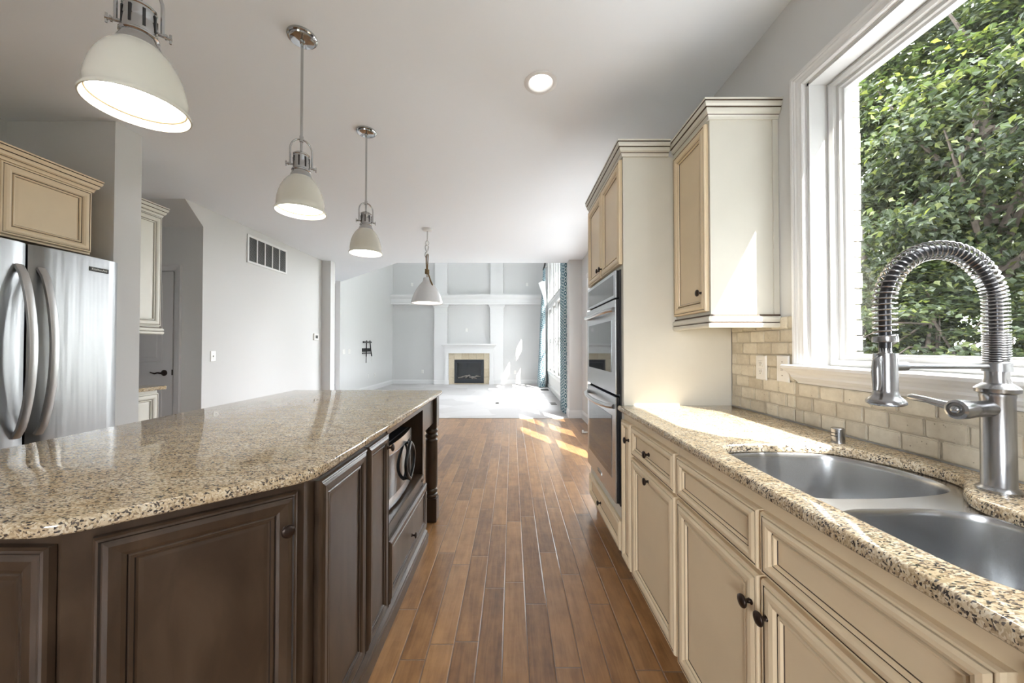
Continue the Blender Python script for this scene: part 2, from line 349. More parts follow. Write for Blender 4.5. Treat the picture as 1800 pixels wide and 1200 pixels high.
WLOC = {}
def base_of(o): return WLOC.get(o.name, Vector((0,0,0)))
def build(name, mb, mats, parent=None, smooth=False, loc=None, bevel=0.0, bseg=2, angle=38, fixn=True):
    if not isinstance(mats, (list, tuple)): mats = [mats]
    base = Vector(loc) if loc is not None else (base_of(parent) if parent else Vector((0,0,0)))
    me = bpy.data.meshes.new(name)
    me.from_pydata([(x-base.x, y-base.y, z-base.z) for x,y,z in mb.v], [], mb.f)
    for m in mats: me.materials.append(m)
    me.polygons.foreach_set('material_index', mb.m)
    if fixn:
        bm = bmesh.new(); bm.from_mesh(me); bmesh.ops.recalc_face_normals(bm, faces=bm.faces[:]); bm.to_mesh(me); bm.free()
    if smooth:
        me.polygons.foreach_set('use_smooth', [True]*len(me.polygons)); me.set_sharp_from_angle(angle=math.radians(angle))
    me.update()
    o = bpy.data.objects.new(name, me); COL.objects.link(o)
    if parent is not None: o.parent = parent; o.location = base-base_of(parent)
    else: o.location = base
    WLOC[o.name] = base
    if bevel:
        b = o.modifiers.new('bevel', 'BEVEL'); b.width = bevel; b.segments = bseg; b.limit_method = 'ANGLE'; b.angle_limit = math.radians(40)
    return o
def tag(o, label=None, cat=None, group=None, kind=None):
    if label: o['label'] = label
    if cat: o['category'] = cat
    if group: o['group'] = group
    if kind: o['kind'] = kind
    return o
def thing(name, label, cat, loc, group=None):
    o = bpy.data.objects.new(name, None); COL.objects.link(o); o.location = loc; o.empty_display_size = 0.1
    WLOC[o.name] = Vector(loc); return tag(o, label, cat, group)
def struct(name, mb, mats, parent=None, label=None, **k):
    o = build(name, mb, mats, parent, **k)
    if parent is None: o['kind'] = 'structure'
    if label: o['label'] = label
    return o
def dup(root, loc, label):
    def rec(o, par):
        c = o.copy(); COL.objects.link(c)
        if par: c.parent = par
        for ch in list(o.children): rec(ch, c)
        return c
    r = rec(root, None); r.location = loc; r['label'] = label; WLOC[r.name] = Vector(loc)
    return r
mR = lambda X: (lambda u, v, d: (X-d, u, v))      # surface facing -X, u = y, v = z
mL = lambda X: (lambda u, v, d: (X+d, u, v))      # surface facing +X
mF = lambda Y: (lambda u, v, d: (u, Y-d, v))      # surface facing -Y (towards the camera)
mT = lambda u, v, d: (u, v, d)                    # plan path, height = d

def offset(poly, d):
    n = len(poly); out = []
    for i in range(n):
        p = Vector(poly[i]); a = (p-Vector(poly[i-1])).normalized(); b = (Vector(poly[(i+1)%n])-p).normalized()
        na = Vector((a.y,-a.x)); nb = Vector((b.y,-b.x)); m = na+nb
        if m.length < 1e-6: m = na
        m.normalize(); q = p+m*(d/max(0.35, m.dot(na))); out.append((q.x, q.y))
    return out
def area(p): return sum(p[i-1][0]*p[i][1]-p[i][0]*p[i-1][1] for i in range(len(p)))/2
def ccw(p): return p if area(p) > 0 else p[::-1]
def slab(outer, holes, z0, z1, prof_):
    """prof_: (inset, z) from the bottom edge to the top"""
    mb = MB(); outer = ccw(outer); holes = [ccw(h)[::-1] for h in holes]
    def loops(i): return [offset(outer, -i)]+[offset(h, -i) for h in holes]
    def cap(ls, z, flip):
        pts = [p for l in ls for p in l]
        tri = tessellate_polygon([[Vector((x,y,0)) for x,y in l] for l in ls])
        mb.add([(x,y,z) for x,y in pts], [tuple(t)[::-1] if flip else tuple(t) for t in tri])
    cap(loops(prof_[-1][0]), prof_[-1][1], False); cap(loops(prof_[0][0]), prof_[0][1], True)
    for (i0, a), (i1, b) in zip(prof_, prof_[1:]):
        for l0, l1 in zip(loops(i0), loops(i1)):
            n = len(l0); mb.add([(x,y,a) for x,y in l0]+[(x,y,b) for x,y in l1], [(k,(k+1)%n,n+(k+1)%n,n+k) for k in range(n)])
    # weld
    bm = bmesh.new(); vs = [bm.verts.new(v) for v in mb.v]
    for f in mb.f:
        try: bm.faces.new([vs[i] for i in f])
        except ValueError: pass
    bmesh.ops.remove_doubles(bm, verts=bm.verts[:], dist=1e-5); bm.verts.index_update()
    r = MB(); r.v = [v.co[:] for v in bm.verts]; r.f = [[v.index for v in f.verts] for f in bm.faces]; r.m = [0]*len(r.f); bm.free(); return r
def catmull(pts, k=6):
    n = len(pts); out = []
    for i in range(n):
        p0, p1, p2, p3 = (Vector(pts[(i+j-1)%n]) for j in range(4))
        for t in range(k):
            t = t/k; q = 0.5*((2*p1)+(p2-p0)*t+(2*p0-5*p1+4*p2-p3)*t*t+(3*p1-p0-3*p2+p3)*t**3); out.append((q.x, q.y))
    return out
def round_poly(poly, r, k=5):
    """poly points with a radius each, round the corners"""
    out = []; n = len(poly)
    for i in range(n):
        p = Vector(poly[i]); R = r[i] if isinstance(r, (list, tuple)) else r
        a = (Vector(poly[i-1])-p).normalized(); b = (Vector(poly[(i+1)%n])-p).normalized()
        if R <= 0: out.append((p.x, p.y)); continue
        s, e = p+a*R, p+b*R
        for t in range(k+1):
            t = t/k; q = s*(1-t)**2+p*2*t*(1-t)+e*t*t; out.append((q.x, q.y))
    return out
CEIL = 2.743; KR = 1.215; GR = 1.10; KL = -3.334; GL = -3.95; FAR = 12.05; FL = -3.38; GC = 5.25

# ------------------------------------------------------------------ room shell
struct('floor', MB().box(-6.0, 1.5, -3.4, 6.28, -0.2, 0.0), M['floor'])
struct('floor_carpet', MB().prism([(-6.0,6.28),(1.4,6.28),(1.4,12.3),(-6.0,12.3)], -0.2, 0.008), M['carpet'])
CP_ = [(1.45,-3.4),(1.45,6.54),(-2.07,6.54),(-4.25,8.72),(-6.0,8.72),(-6.0,-3.4)]
cmb = slab(CP_, [[(0.164+0.071*math.cos(2*PI*i/32), 2.06+0.071*math.sin(2*PI*i/32)) for i in range(32)]], CEIL, CEIL+0.15, [(0,CEIL),(0,CEIL+0.15)])
struct('ceiling', cmb.prism(CP_, CEIL+0.151, GC), M['ceil'])
struct('ceiling_great_room', MB().box(-6.0, 1.45, 6.54, 12.35, GC, GC+0.2), M['ceil'])
def wall_open(name, x0, x1, y0, y1, z0, z1, ops, mat):
    mb = MB(); ys = sorted({y0, y1, *[o[0] for o in ops], *[o[1] for o in ops]})
    for a, b in zip(ys, ys[1:]):
        hs = sorted([(o[2], o[3]) for o in ops if o[0] <= a+1e-6 and o[1] >= b-1e-6]); z = z0
        for h0, h1 in hs:
            if h0 > z: mb.box(x0, x1, a, b, z, h0)
            z = h1
        if z < z1: mb.box(x0, x1, a, b, z, z1)
    return struct(name, mb, mat)
KW = (0.15, 1.49, 1.15, 2.32)
BWS = [(3.14, 3.80), (4.13, 4.80), (5.13, 5.80)]
BZ = (0.56, 2.34)
wall_open('wall_right', KR, KR+0.13, -3.4, 6.30, 0, CEIL, [KW]+[(a,b,*BZ) for a,b in BWS], M['wall'])
GWS = [(7.12, 8.02), (8.12, 9.02), (9.12, 10.02), (10.12, 11.02)]
wall_open('wall_right_great_room', GR, GR+0.13, 6.56, 12.3, 0, GC, [(a,b,0.50,2.36) for a,b in GWS]+[(a,b,2.52,4.75) for a,b in GWS], M['wall'])
struct('wall_pier', MB().box(0.992, 1.345, 6.30, 6.56, 0, CEIL), M['wall'])
struct('wall_far', MB().box(-6.0, 1.3, FAR, FAR+0.2, 0, GC), M['wall'])
struct('wall_left_great_room', MB().box(GL-0.11, GL, 8.36, FAR, 0, GC), M['wall'])
struct('wall_hall', MB().box(-6.1, -6.0, 3.9, 12.3, 0, CEIL), M['wall'])
struct('wall_hall_upper', MB().box(-6.1, -6.0, 8.72, 12.3, CEIL, GC), M['wall'])
struct('wall_left', MB().box(KL-0.14, KL, 3.915, 6.37, 0, CEIL).box(-5.3, KL-0.14, 3.915, 4.03, 0, CEIL)
       .add([(-5.3,3.915,2.53),(-5.3,3.69,CEIL),(-5.3,3.915,CEIL),(KL,3.915,2.53),(KL,3.69,CEIL),(KL,3.915,CEIL)],[(0,1,2),(3,5,4),(0,3,4,1),(1,4,5,2),(0,2,5,3)]), M['wall'])
struct('wall_pillar', MB().box(KL-0.16, -3.18, 6.371, 6.53, 0, CEIL), M['wall'])
struct('wall_fridge', MB().box(FL-0.12, FL, -3.4, 3.17, 0, CEIL), M['wall'])
struct('wall_wing', MB().box(FL, -2.655, 2.417, 2.594, 0, CEIL), M['wall'])
struct('wall_passage', MB().box(-5.4, -5.3, 3.0, 4.03, 0, CEIL).box(-5.3, FL-0.12, 3.05, 3.17, 0, CEIL), M['wall'])
BWX = (-1.9, -0.35, 0.85, 2.25)
struct('wall_back', MB().box(FL-0.12, BWX[0], -3.5, -3.4, 0, CEIL).box(BWX[1], KR+0.13, -3.5, -3.4, 0, CEIL).box(BWX[0], BWX[1], -3.5, -3.4, 0, BWX[2]).box(BWX[0], BWX[1], -3.5, -3.4, BWX[3], CEIL), M['wall'])
o = struct('window_13', MB().sweep([(BWX[0],BWX[2]),(BWX[1],BWX[2]),(BWX[1],BWX[3]),(BWX[0],BWX[3])], [(0,0),(0,0.06),(-0.05,0.06),(-0.05,0)], lambda u,v,h: (u,-3.48+h,v), closed=True), M['vinyl'])  # unseen window, added for fill light from behind the camera
build('glass_pane', MB().box(BWX[0]+0.05, BWX[1]-0.05, -3.452, -3.448, BWX[2]+0.05, BWX[3]-0.05), M['pane'], o)

# baseboards
BBP = [(0,0.0),(0.016,0.0),(0.016,0.10),(0.012,0.115),(0.007,0.128),(0.004,0.14),(0,0.14)]
struct('baseboard_right', MB().sweep([(KR,2.87),(KR,6.30),(0.992,6.30),(0.992,6.56)][::-1], BBP, lambda u,v,h: (u,v,h)), M['trim'])
struct('baseboard_far', MB().sweep([(GL,8.36),(GL,FAR),(GR,FAR),(GR,6.6)], BBP, lambda u,v,h: (u,v,h+0.008)), M['trim'])
struct('baseboard_left', MB().sweep([(KL,3.93),(KL,6.37),(-3.18,6.371),(-3.18,6.53)], BBP, mT), M['trim'])

# ------------------------------------------------------------------ kitchen window
ky0, ky1, kz0, kz1 = KW
fr = MB()
fr.box(KR+0.002, 1.345, ky1-0.012, ky1+0.03, kz0, kz1).box(KR+0.002, 1.345, ky0-0.03, ky0+0.012, kz0, kz1).box(KR+0.002, 1.345, ky0, ky1, kz1-0.012, kz1+0.03).box(KR+0.002, 1.345, ky0, ky1, kz0-0.02, kz0+0.008)
rect = lambda a, b, c, d: [(a,c),(b,c),(b,d),(a,d)]
inner = rect(ky0+0.012, ky1-0.012, kz0+0.008, kz1-0.012)
FP = [(0,-0.055),(0,0.0),(-0.012,0.004),(-0.022,-0.004),(-0.026,-0.015),(-0.038,-0.015),(-0.042,-0.022),(-0.050,-0.026),(-0.050,-0.055)]
fr.sweep(inner, FP, lambda u,v,h: (1.290-h, u, v), closed=True)
w1 = struct('window_1', fr, M['vinyl'])
build('glass_pane', MB().box(1.324, 1.328, ky0+0.05, ky1-0.05, kz0+0.045, kz1-0.05), M['pane'], w1)
struct('trim_1', MB().sweep([(ky0-0.005,kz0),(ky0-0.005,kz1+0.005),(ky1+0.005,kz1+0.005),(ky1+0.005,kz0)],
       [(i*0.73,h) for i,h in [(0,0),(0,0.010),(-0.006,0.014),(-0.012,0.012),(-0.02,0.013),(-0.03,0.016),(-0.04,0.017),(-0.048,0.021),(-0.054,0.019),(-0.060,0.023),(-0.072,0.024),(-0.078,0.020),(-0.078,0)]], lambda u,v,h: (KR-h, u, v)), M['trim'])
# stool and apron, profile in (projection, z), run along y
SP = [(0,1.150),(-0.0,1.160),(0.052,1.160),(0.056,1.156),(0.056,1.146),(0.050,1.140),(0.046,1.134),(0.036,1.126),(0.030,1.116),(0.030,1.108),(0.022,1.098),(0.014,1.092),(0.010,1.083),(0,1.083)]
mb = MB(); ya, yb = ky0-0.085, ky1+0.085
n = len(SP); vs = []
for yy, k in ((ya,-1),(yb,1)):
    for (o, z) in SP: vs.append((KR-o, yy-k*(1.16-z)*0.5*(1 if z < 1.146 else 0), z))
mb.add(vs, [list(range(n)), list(range(n,2*n))[::-1]]+[(i,(i+1)%n,n+(i+1)%n,n+i) for i in range(n)])
struct('trim_2', mb, M['trim'])
# white brick outside, seen past the pane
mb = MB(); random.seed(4)
def brick_col(mb, y0, y1, z0, z1, ragged):
    z = z0; r = 0
    while z < z1-0.001:
        ze = min(z+0.064, z1); d = random.uniform(-0.004, 0.004)
        mb.box(1.352, 1.425+d, y0+(random.uniform(0, 0.006) if ragged else 0), y1, z, ze-0.006); z = ze; r += 1
brick_col(mb, 1.478, 1.72, 0.9, 2.36, True); brick_col(mb, -0.1, 0.14, 0.9, 2.36, False)
mb.box(1.352, 1.425, -0.3, 1.9, 2.36, 2.6).box(1.352, 1.42, 1.50, 1.715, 0.9, 2.36)
mb.box(1.352, 1.45, -0.1, 1.72, 1.06, 1.14)
struct('wall_brick', mb, M['brickw'])

def dh_window(n, X, ya, yb, za, zb, rail=True, label=None):
    """white double hung window in a wall facing -X, with casing"""
    m = MB()
    m.box(X+0.0, X+0.13, ya, ya+0.02, za, zb).box(X, X+0.13, yb-0.02, yb, za, zb).box(X, X+0.13, ya, yb, zb-0.02, zb).box(X-0.03, X+0.13, ya, yb, za, za+0.025)
    a, b, c, d = ya+0.02, yb-0.02, za+0.025, zb-0.02
    m.box(X+0.06, X+0.10, a, a+0.05, c, d).box(X+0.06, X+0.10, b-0.05, b, c, d).box(X+0.06, X+0.10, a, b, c, c+0.06).box(X+0.06, X+0.10, a, b, d-0.05, d)
    zm = (za+zb)/2
    if rail: m.box(X+0.055, X+0.10, a, b, zm-0.03, zm+0.03)
    o = struct('window_%d' % n, m, M['vinyl'])
    build('casing', MB().sweep([(ya,za-0.03),(ya,zb),(yb,zb),(yb,za-0.03)], [(0.01,0),(0.01,0.012),(-0.02,0.016),(-0.06,0.022),(-0.062,0)], mR(X-0.0005)), M['trim'], o)
    build('apron', MB().box(X-0.02, X-0.0005, ya-0.05, yb+0.05, za-0.08, za), M['trim'], o)
    build('glass_pane', MB().box(X+0.079, X+0.082, a+0.05, b-0.05, c+0.06, d-0.05), M['pane'], o)
    return o
k = 2
for a, b in BWS: dh_window(k, KR, a, b, *BZ); k += 1
for a, b in GWS:
    dh_window(k, GR, a, b, 0.50, 2.36); k += 1
    dh_window(k, GR, a, b, 2.52, 4.75); k += 1
struct('roof_shade_eave', MB().box(1.24, 1.95, 6.4, 12.6, 4.62, 4.75), M['eave'])  # unseen eave, added to keep sun off the upper great room windows

# ------------------------------------------------------------------ hall door
DX0, DX1, DY = -4.42, -3.632, 3.895
mb = MB(); DP = [(0,0,0)]
mb.box(DX0, DX1, DY, DY+0.018, 0.01, 2.04)
for (z0, z1) in ((0.22, 0.80), (1.06, 1.92)):
    mb.panel(DX0+0.11, DX1-0.11, z0, z1, [(0,0.006,0),(0.012,0.006,0),(0.022,-0.004,0),(0.045,-0.004,0),(0.06,0.004,0)], mF(DY), back=-0.004)
d1 = struct('door_1', mb, M['door'])
build('casing', MB().sweep([(DX0-0.01,0),(DX0-0.01,2.05),(DX1+0.01,2.05),(DX1+0.01,0)], [(0,0),(0,0.014),(-0.02,0.018),(-0.045,0.020),(-0.06,0.026),(-0.066,0.026),(-0.066,0)], mF(3.9145)), M['door'], d1)
hx, hz = -3.715, 0.955
mb = MB().lathe([(0.0,0.0),(0.032,0.0),(0.032,0.006),(0.024,0.012),(0.012,0.014),(0.010,0.045),(0.0,0.046)], (hx,DY,hz), (0,-1,0), 24)
mb.tube([(hx,DY-0.042,hz),(hx-0.03,DY-0.046,hz+0.004),(hx-0.06,DY-0.046,hz-0.004),(hx-0.09,DY-0.044,hz+0.002),(hx-0.112,DY-0.04,hz+0.008)], [0.010,0.009,0.008,0.007,0.006], 10)
build('handle', mb, M['bronze'], d1, smooth=True)
build('latch', MB().box(DX1-0.004, DX1+0.004, DY-0.004, DY+0.004, 0.93, 0.99), M['bronze'], d1)

# ------------------------------------------------------------------ cabinet helpers
CP = [(0,-0.007,0),(0.003,-0.001,0),(0.007,0.0,0),(0.0095,-0.0005,0),(0.0101,-0.0042,1),(0.0121,-0.0042,1),(0.0135,-0.0005,0),(0.022,0.003,0),(0.032,0.0035,0),(0.042,0.0005,0),(0.047,-0.006,0),(0.0480,-0.009,1),(0.0501,-0.009,1),(0.053,-0.0035,0),(0.058,-0.0045,0),(0.0605,-0.0105,0),(0.0622,-0.0125,1),(0.066,-0.0122,0),(0.078,-0.0115,0)]
def prof(s): return [(i*s, d*min(1, s*1.1), m) for i, d, m in CP]
DPF = [(0,-0.007,0),(0.004,-0.002,0),(0.008,0.0,0),(0.0115,-0.0025,1),(0.014,-0.001,0),(0.022,0.0015,0),(0.040,-0.0005,0),(0.047,-0.004,0),(0.0485,-0.007,1),(0.0520,-0.0045,0),(0.058,-0.0055,0),(0.060,-0.009,1),(0.064,-0.010,0),(0.072,-0.0095,0)]
def knob(parent, org, ax, s=1.0, name='knob'):
    pr = [(0.0,-0.001),(0.009,-0.001),(0.009,0.002),(0.0055,0.004),(0.005,0.012),(0.008,0.016),(0.0145,0.0185),(0.0160,0.0215),(0.0150,0.025),(0.009,0.0275),(0.0,0.0285)]
    return build(name, MB().lathe([(r*s, h*s) for r, h in pr], org, ax, 24), M['bronze'], parent, smooth=True, angle=60)
def front(parent, u0, u1, v0, v1, mp, mats, sc=1.0, name='door', pf=None):
    return build(name, MB().panel(u0, u1, v0, v1, [(i*sc, d, m) for i, d, m in (pf or CP)], mp), mats, parent)
CR = [M['cream'], M['glaze']]; ES = [M['esp'], M['espg']]
CROWN = [(0,0.0),(0.010,0.0),(0.012,0.010),(0.016,0.016),(0.013,0.018),(0.016,0.020),(0.024,0.026),(0.029,0.040),(0.026,0.044),(0.032,0.047),(0.037,0.056),(0.038,0.066),(0.034,0.069),(0.040,0.072),(0.041,0.080),(0,0.080)]
CRM = {4: 1, 8: 1, 12: 1}
def base_cab(name, label, y0, y1, group=None):
    c = thing(name, label, 'cabinet', (0.9, (y0+y1)/2, 0), group)
    m = MB().box(0.612, 0.632, y0, y1, 0.10, 0.886).box(0.632, 1.20, y0, y0+0.016, 0.10, 0.886).box(0.632, 1.20, y1-0.016, y1, 0.10, 0.886).box(0.632, 1.20, y0+0.016, y1-0.016, 0.10, 0.118).box(1.19, 1.20, y0+0.016, y1-0.016, 0.118, 0.886).box(0.66, 0.676, y0, y1, 0.0, 0.10)
    build('carcass', m, M['cream'], c)
    return c
XF = 0.592
G1 = 'cream base cabinets under the sink worktop'
c = base_cab('base_cabinet', 'narrow cream base cabinet squeezed between the double oven cabinet and the drawer cabinet', 1.832, 1.992, G1)
dn = front(c, 1.842, 1.985, 0.105, 0.842, mR(XF), CR, 0.62); knob(dn, (XF, 1.856, 0.76), (-1,0,0))
c = base_cab('base_cabinet', 'cream base cabinet with one top drawer over a single door with centred knobs', 1.335, 1.830, G1)
dr = front(c, 1.345, 1.822, 0.697, 0.842, mR(XF), CR, 0.72, 'drawer'); knob(dr, (XF, 1.583, 0.768), (-1,0,0))
dn = front(c, 1.345, 1.822, 0.105, 0.683, mR(XF), CR); knob(dn, (XF, 1.583, 0.652), (-1,0,0))
c = base_cab('sink_base_cabinet', 'wide cream sink base cabinet with two false drawer fronts above two doors', 0.432, 1.333, G1)
front(c, 0.888, 1.322, 0.697, 0.842, mR(XF), CR, 0.72, 'drawer_front'); front(c, 0.446, 0.878, 0.697, 0.842, mR(XF), CR, 0.72, 'drawer_front')
dn = front(c, 0.888, 1.322, 0.105, 0.683, mR(XF), CR); knob(dn, (XF, 0.912, 0.606), (-1,0,0))
dn = front(c, 0.446, 0.878, 0.105, 0.683, mR(XF), CR); knob(dn, (XF, 0.852, 0.606), (-1,0,0))
dw = thing('dishwasher', 'black dishwasher edge showing beside the sink base cabinet', 'dishwasher', (0.9, 0.13, 0))
build('body', MB().box(0.625, 1.19, -0.17, 0.425, 0.0, 0.87), M['black'], dw)
build('door', MB().cbox(0.600, 0.624, -0.168, 0.424, 0.10, 0.74, 0.004), M['black'], dw)
build('control_panel', MB().cbox(0.600, 0.624, -0.168, 0.424, 0.745, 0.868, 0.004), M['black'], dw)

# tall oven cabinet
T0, T1, TX = 2.0, 2.845, 0.615
tc_ = thing('oven_cabinet', 'tall cream cabinet housing the steel double oven', 'cabinet', (0.9, 2.42, 0))
build('carcass', MB().box(TX, 1.205, T0, T0+0.02, 0.10, 2.285).box(TX, 1.205, T1-0.02, T1, 0.10, 2.285).box(0.66, 1.205, T0, T0+0.02, 0.0, 0.10).box(0.66, 1.205, T1-0.02, T1, 0.0, 0.10).box(TX, 1.205, T0+0.02, T1-0.02, 0.10, 0.33).box(TX, 1.205, T0+0.02, T1-0.02, 1.675, 2.285).box(1.195, 1.205, T0+0.02, T1-0.02, 0.33, 1.675).box(0.66, 0.68, T0+0.02, T1-0.02, 0, 0.10)
      .box(TX, TX+0.02, T0+0.02, 2.045, 0.33, 1.675).box(TX, TX+0.02, 2.815, T1-0.02, 0.33, 1.675), M['ivory'], tc_)
build('crown', MB().sweep([(TX,T1),(TX,T0),(0.862,T0)], [(o, h+2.282) for o, h in CROWN], mT, mi=CRM), [M['ivory'], M['glaze']], tc_)
build('corner_stile', MB().box(TX-0.003, TX+0.012, T0-0.003, T0, 0.93, 2.282), M['ivory'], tc_)
d = front(tc_, 2.012, 2.418, 1.692, 2.275, mR(TX-0.022), CR); knob(d, (TX-0.022, 2.39, 1.745), (-1,0,0))
d = front(tc_, 2.428, 2.833, 1.692, 2.275, mR(TX-0.022), CR); knob(d, (TX-0.022, 2.456, 1.745), (-1,0,0))
d = front(tc_, 2.03, 2.815, 0.108, 0.268, mR(TX-0.022), CR, 0.72, 'drawer'); knob(d, (TX-0.022, 2.45, 0.19), (-1,0,0))

# double oven
ov = thing('double_oven', 'stainless steel double wall oven set into the tall cream cabinet', 'oven', (0.8, 2.43, 0.342))
OX = 0.606
build('body', MB().box(0.637, 1.17, 2.055, 2.805, 0.345, 1.665), M['black'], ov)
build('trim_frame', MB().box(OX, 0.636, 2.047, 2.062, 0.342, 1.67).box(OX, 0.636, 2.798, 2.813, 0.342, 1.67).box(OX, 0.636, 2.062, 2.798, 0.342, 0.352).box(OX, 0.636, 2.062, 2.798, 0.955, 0.965).box(OX, 0.636, 2.062, 2.798, 1.505, 1.512), M['black'], ov)
cp = build('control_panel', MB().cbox(0.583, 0.590, 2.05, 2.81, 1.513, 1.668, 0.002).cbox(0.5899, 0.634, 2.051, 2.809, 1.514, 1.667, 0.002, 1), [M['steel'], M['black']], ov)
build('display', MB().box(0.5825, 0.585, 2.09, 2.77, 1.530, 1.648), M['ctrl'], cp)
def oven_door(z0, z1):
    dd = build('oven_door', MB().cbox(0.582, 0.5885, 2.052, 2.808, z0, z1, 0.002).cbox(0.5884, 0.605, 2.054, 2.806, z0+0.001, z1-0.001, 0.002, 1), [M['steel'], M['black']], ov)
    build('oven_window', MB().box(0.5805, 0.5835, 2.13, 2.75, z0+0.12, z1-0.115), M['bglass'], dd)
    h = MB(); n = 15; zc = z1-0.055
    pts = []
    for i in range(n):
        t = i/(n-1); pts.append((0.578-0.046*math.sin(PI*t)**0.45, 2.075+0.71*t, zc-0.010*math.sin(PI*t)))
    h.tube(pts, 0.014, 12)
    build('handle', h, M['steel'], dd, smooth=True)
    return dd
oven_door(0.966, 1.503)
dl = oven_door(0.354, 0.950)
def text(parent, body, size, loc, rot, mat, name='lettering'):
    cu = bpy.data.curves.new(name, 'FONT'); cu.body = body; cu.size = size; cu.extrude = 0.0006; cu.align_x = 'CENTER'; cu.align_y = 'CENTER'
    t_ = bpy.data.objects.new('text_tmp', cu); COL.objects.link(t_)
    me = bpy.data.meshes.new_from_object(t_.evaluated_get(bpy.context.evaluated_depsgraph_get())); me.name = name
    bpy.data.objects.remove(t_); bpy.data.curves.remove(cu); me.materials.clear(); me.materials.append(mat)
    o = bpy.data.objects.new(name, me); COL.objects.link(o); o.parent = parent
    o.location = Vector(loc)-base_of(parent); o.rotation_euler = rot; return o
build('badge', MB().cbox(0.5785, 0.5825, 2.375, 2.485, 0.398, 0.418, 0.001), M['chrome'], dl)
text(ov, 'KitchenAid', 0.016, (0.5780, 2.43, 0.408), (PI/2, 0, -PI/2), M['slot'])

# wall cabinet beside the window
U0, U1, UX = 1.654, 1.998, 0.905
uc = thing('wall_cabinet', 'cream wall cabinet with one door hanging beside the kitchen window', 'cabinet', (1.05, 1.82, 1.324))
build('carcass', MB().box(UX, KR-0.0015, U0, U1, 1.375, 2.29), M['ivory'], uc)
build('crown', MB().sweep([(UX,U1-0.001),(UX,U0),(KR-0.0015,U0)], [(o, h+2.272) for o, h in CROWN], mT, mi=CRM), [M['ivory'], M['glaze']], uc)
LR = [(0,0.0),(0.018,0.0),(0.022,0.008),(0.022,0.020),(0.016,0.024),(0.020,0.028),(0.022,0.036),(0.020,0.046),(0.012,0.052),(0.010,0.060),(0,0.060)]
build('light_rail', MB().sweep([(UX,U1-0.001),(UX,U0),(KR-0.0015,U0)], [(o, h+1.322) for o, h in LR], mT, mi={3: 1, 8: 1}), [M['ivory'], M['glaze']], uc)
build('bottom_panel', MB().box(UX, KR-0.0015, U0+0.0, U1, 1.352, 1.374), M['ivory'], uc)
build('scribe_strip', MB().box(KR-0.026, KR-0.0015, U0-0.007, U0, 1.382, 2.272), M['ivory'], uc)
d = front(uc, U0+0.012, U1-0.008, 1.398, 2.262, mR(UX-0.021), CR, 0.9); knob(d, (UX-0.021, U0+0.040, 1.485), (-1,0,0))

# ------------------------------------------------------------------ worktops
EDGE = [(0.004,0.887),(0.0,0.891),(0.0,0.906),(0.002,0.911),(0.006,0.9145),(0.009,0.915)]
cut = catmull([(0.665,1.14),(0.70,1.19),(0.78,1.205),(0.90,1.205),(1.00,1.195),(1.06,1.15),(1.105,1.06),(1.122,0.97),(1.105,0.90),(1.03,0.835),(0.985,0.775),(0.983,0.70),(0.99,0.62),(0.985,0.54),(0.955,0.482),(0.90,0.465),(0.80,0.465),(0.71,0.468),(0.668,0.50),(0.655,0.57),(0.652,0.75),(0.652,1.00)], 5)
wt = build('worktop', slab(round_poly([(0.578,-0.6),(KR-0.0125,-0.6),(KR-0.0125,1.998),(0.578,1.998)], [0,0,0,0.0]), [cut], 0.887, 0.915, EDGE), M['granite'], smooth=True, angle=50)
tag(wt, 'long speckled granite worktop along the window wall with the sink cutout', 'worktop')
iw = build('worktop', slab(round_poly([(-0.513,2.70),(-0.513,0.95),(-0.845,0.66),(-1.275,0.66),(-1.61,0.95),(-1.61,2.70)], [0.02,0.05,0.05,0.05,0.05,0.02]), [], 0.887, 0.915, EDGE), M['granite'], smooth=True, angle=50)
tag(iw, 'speckled granite island worktop with clipped corners on dark cabinets', 'worktop')

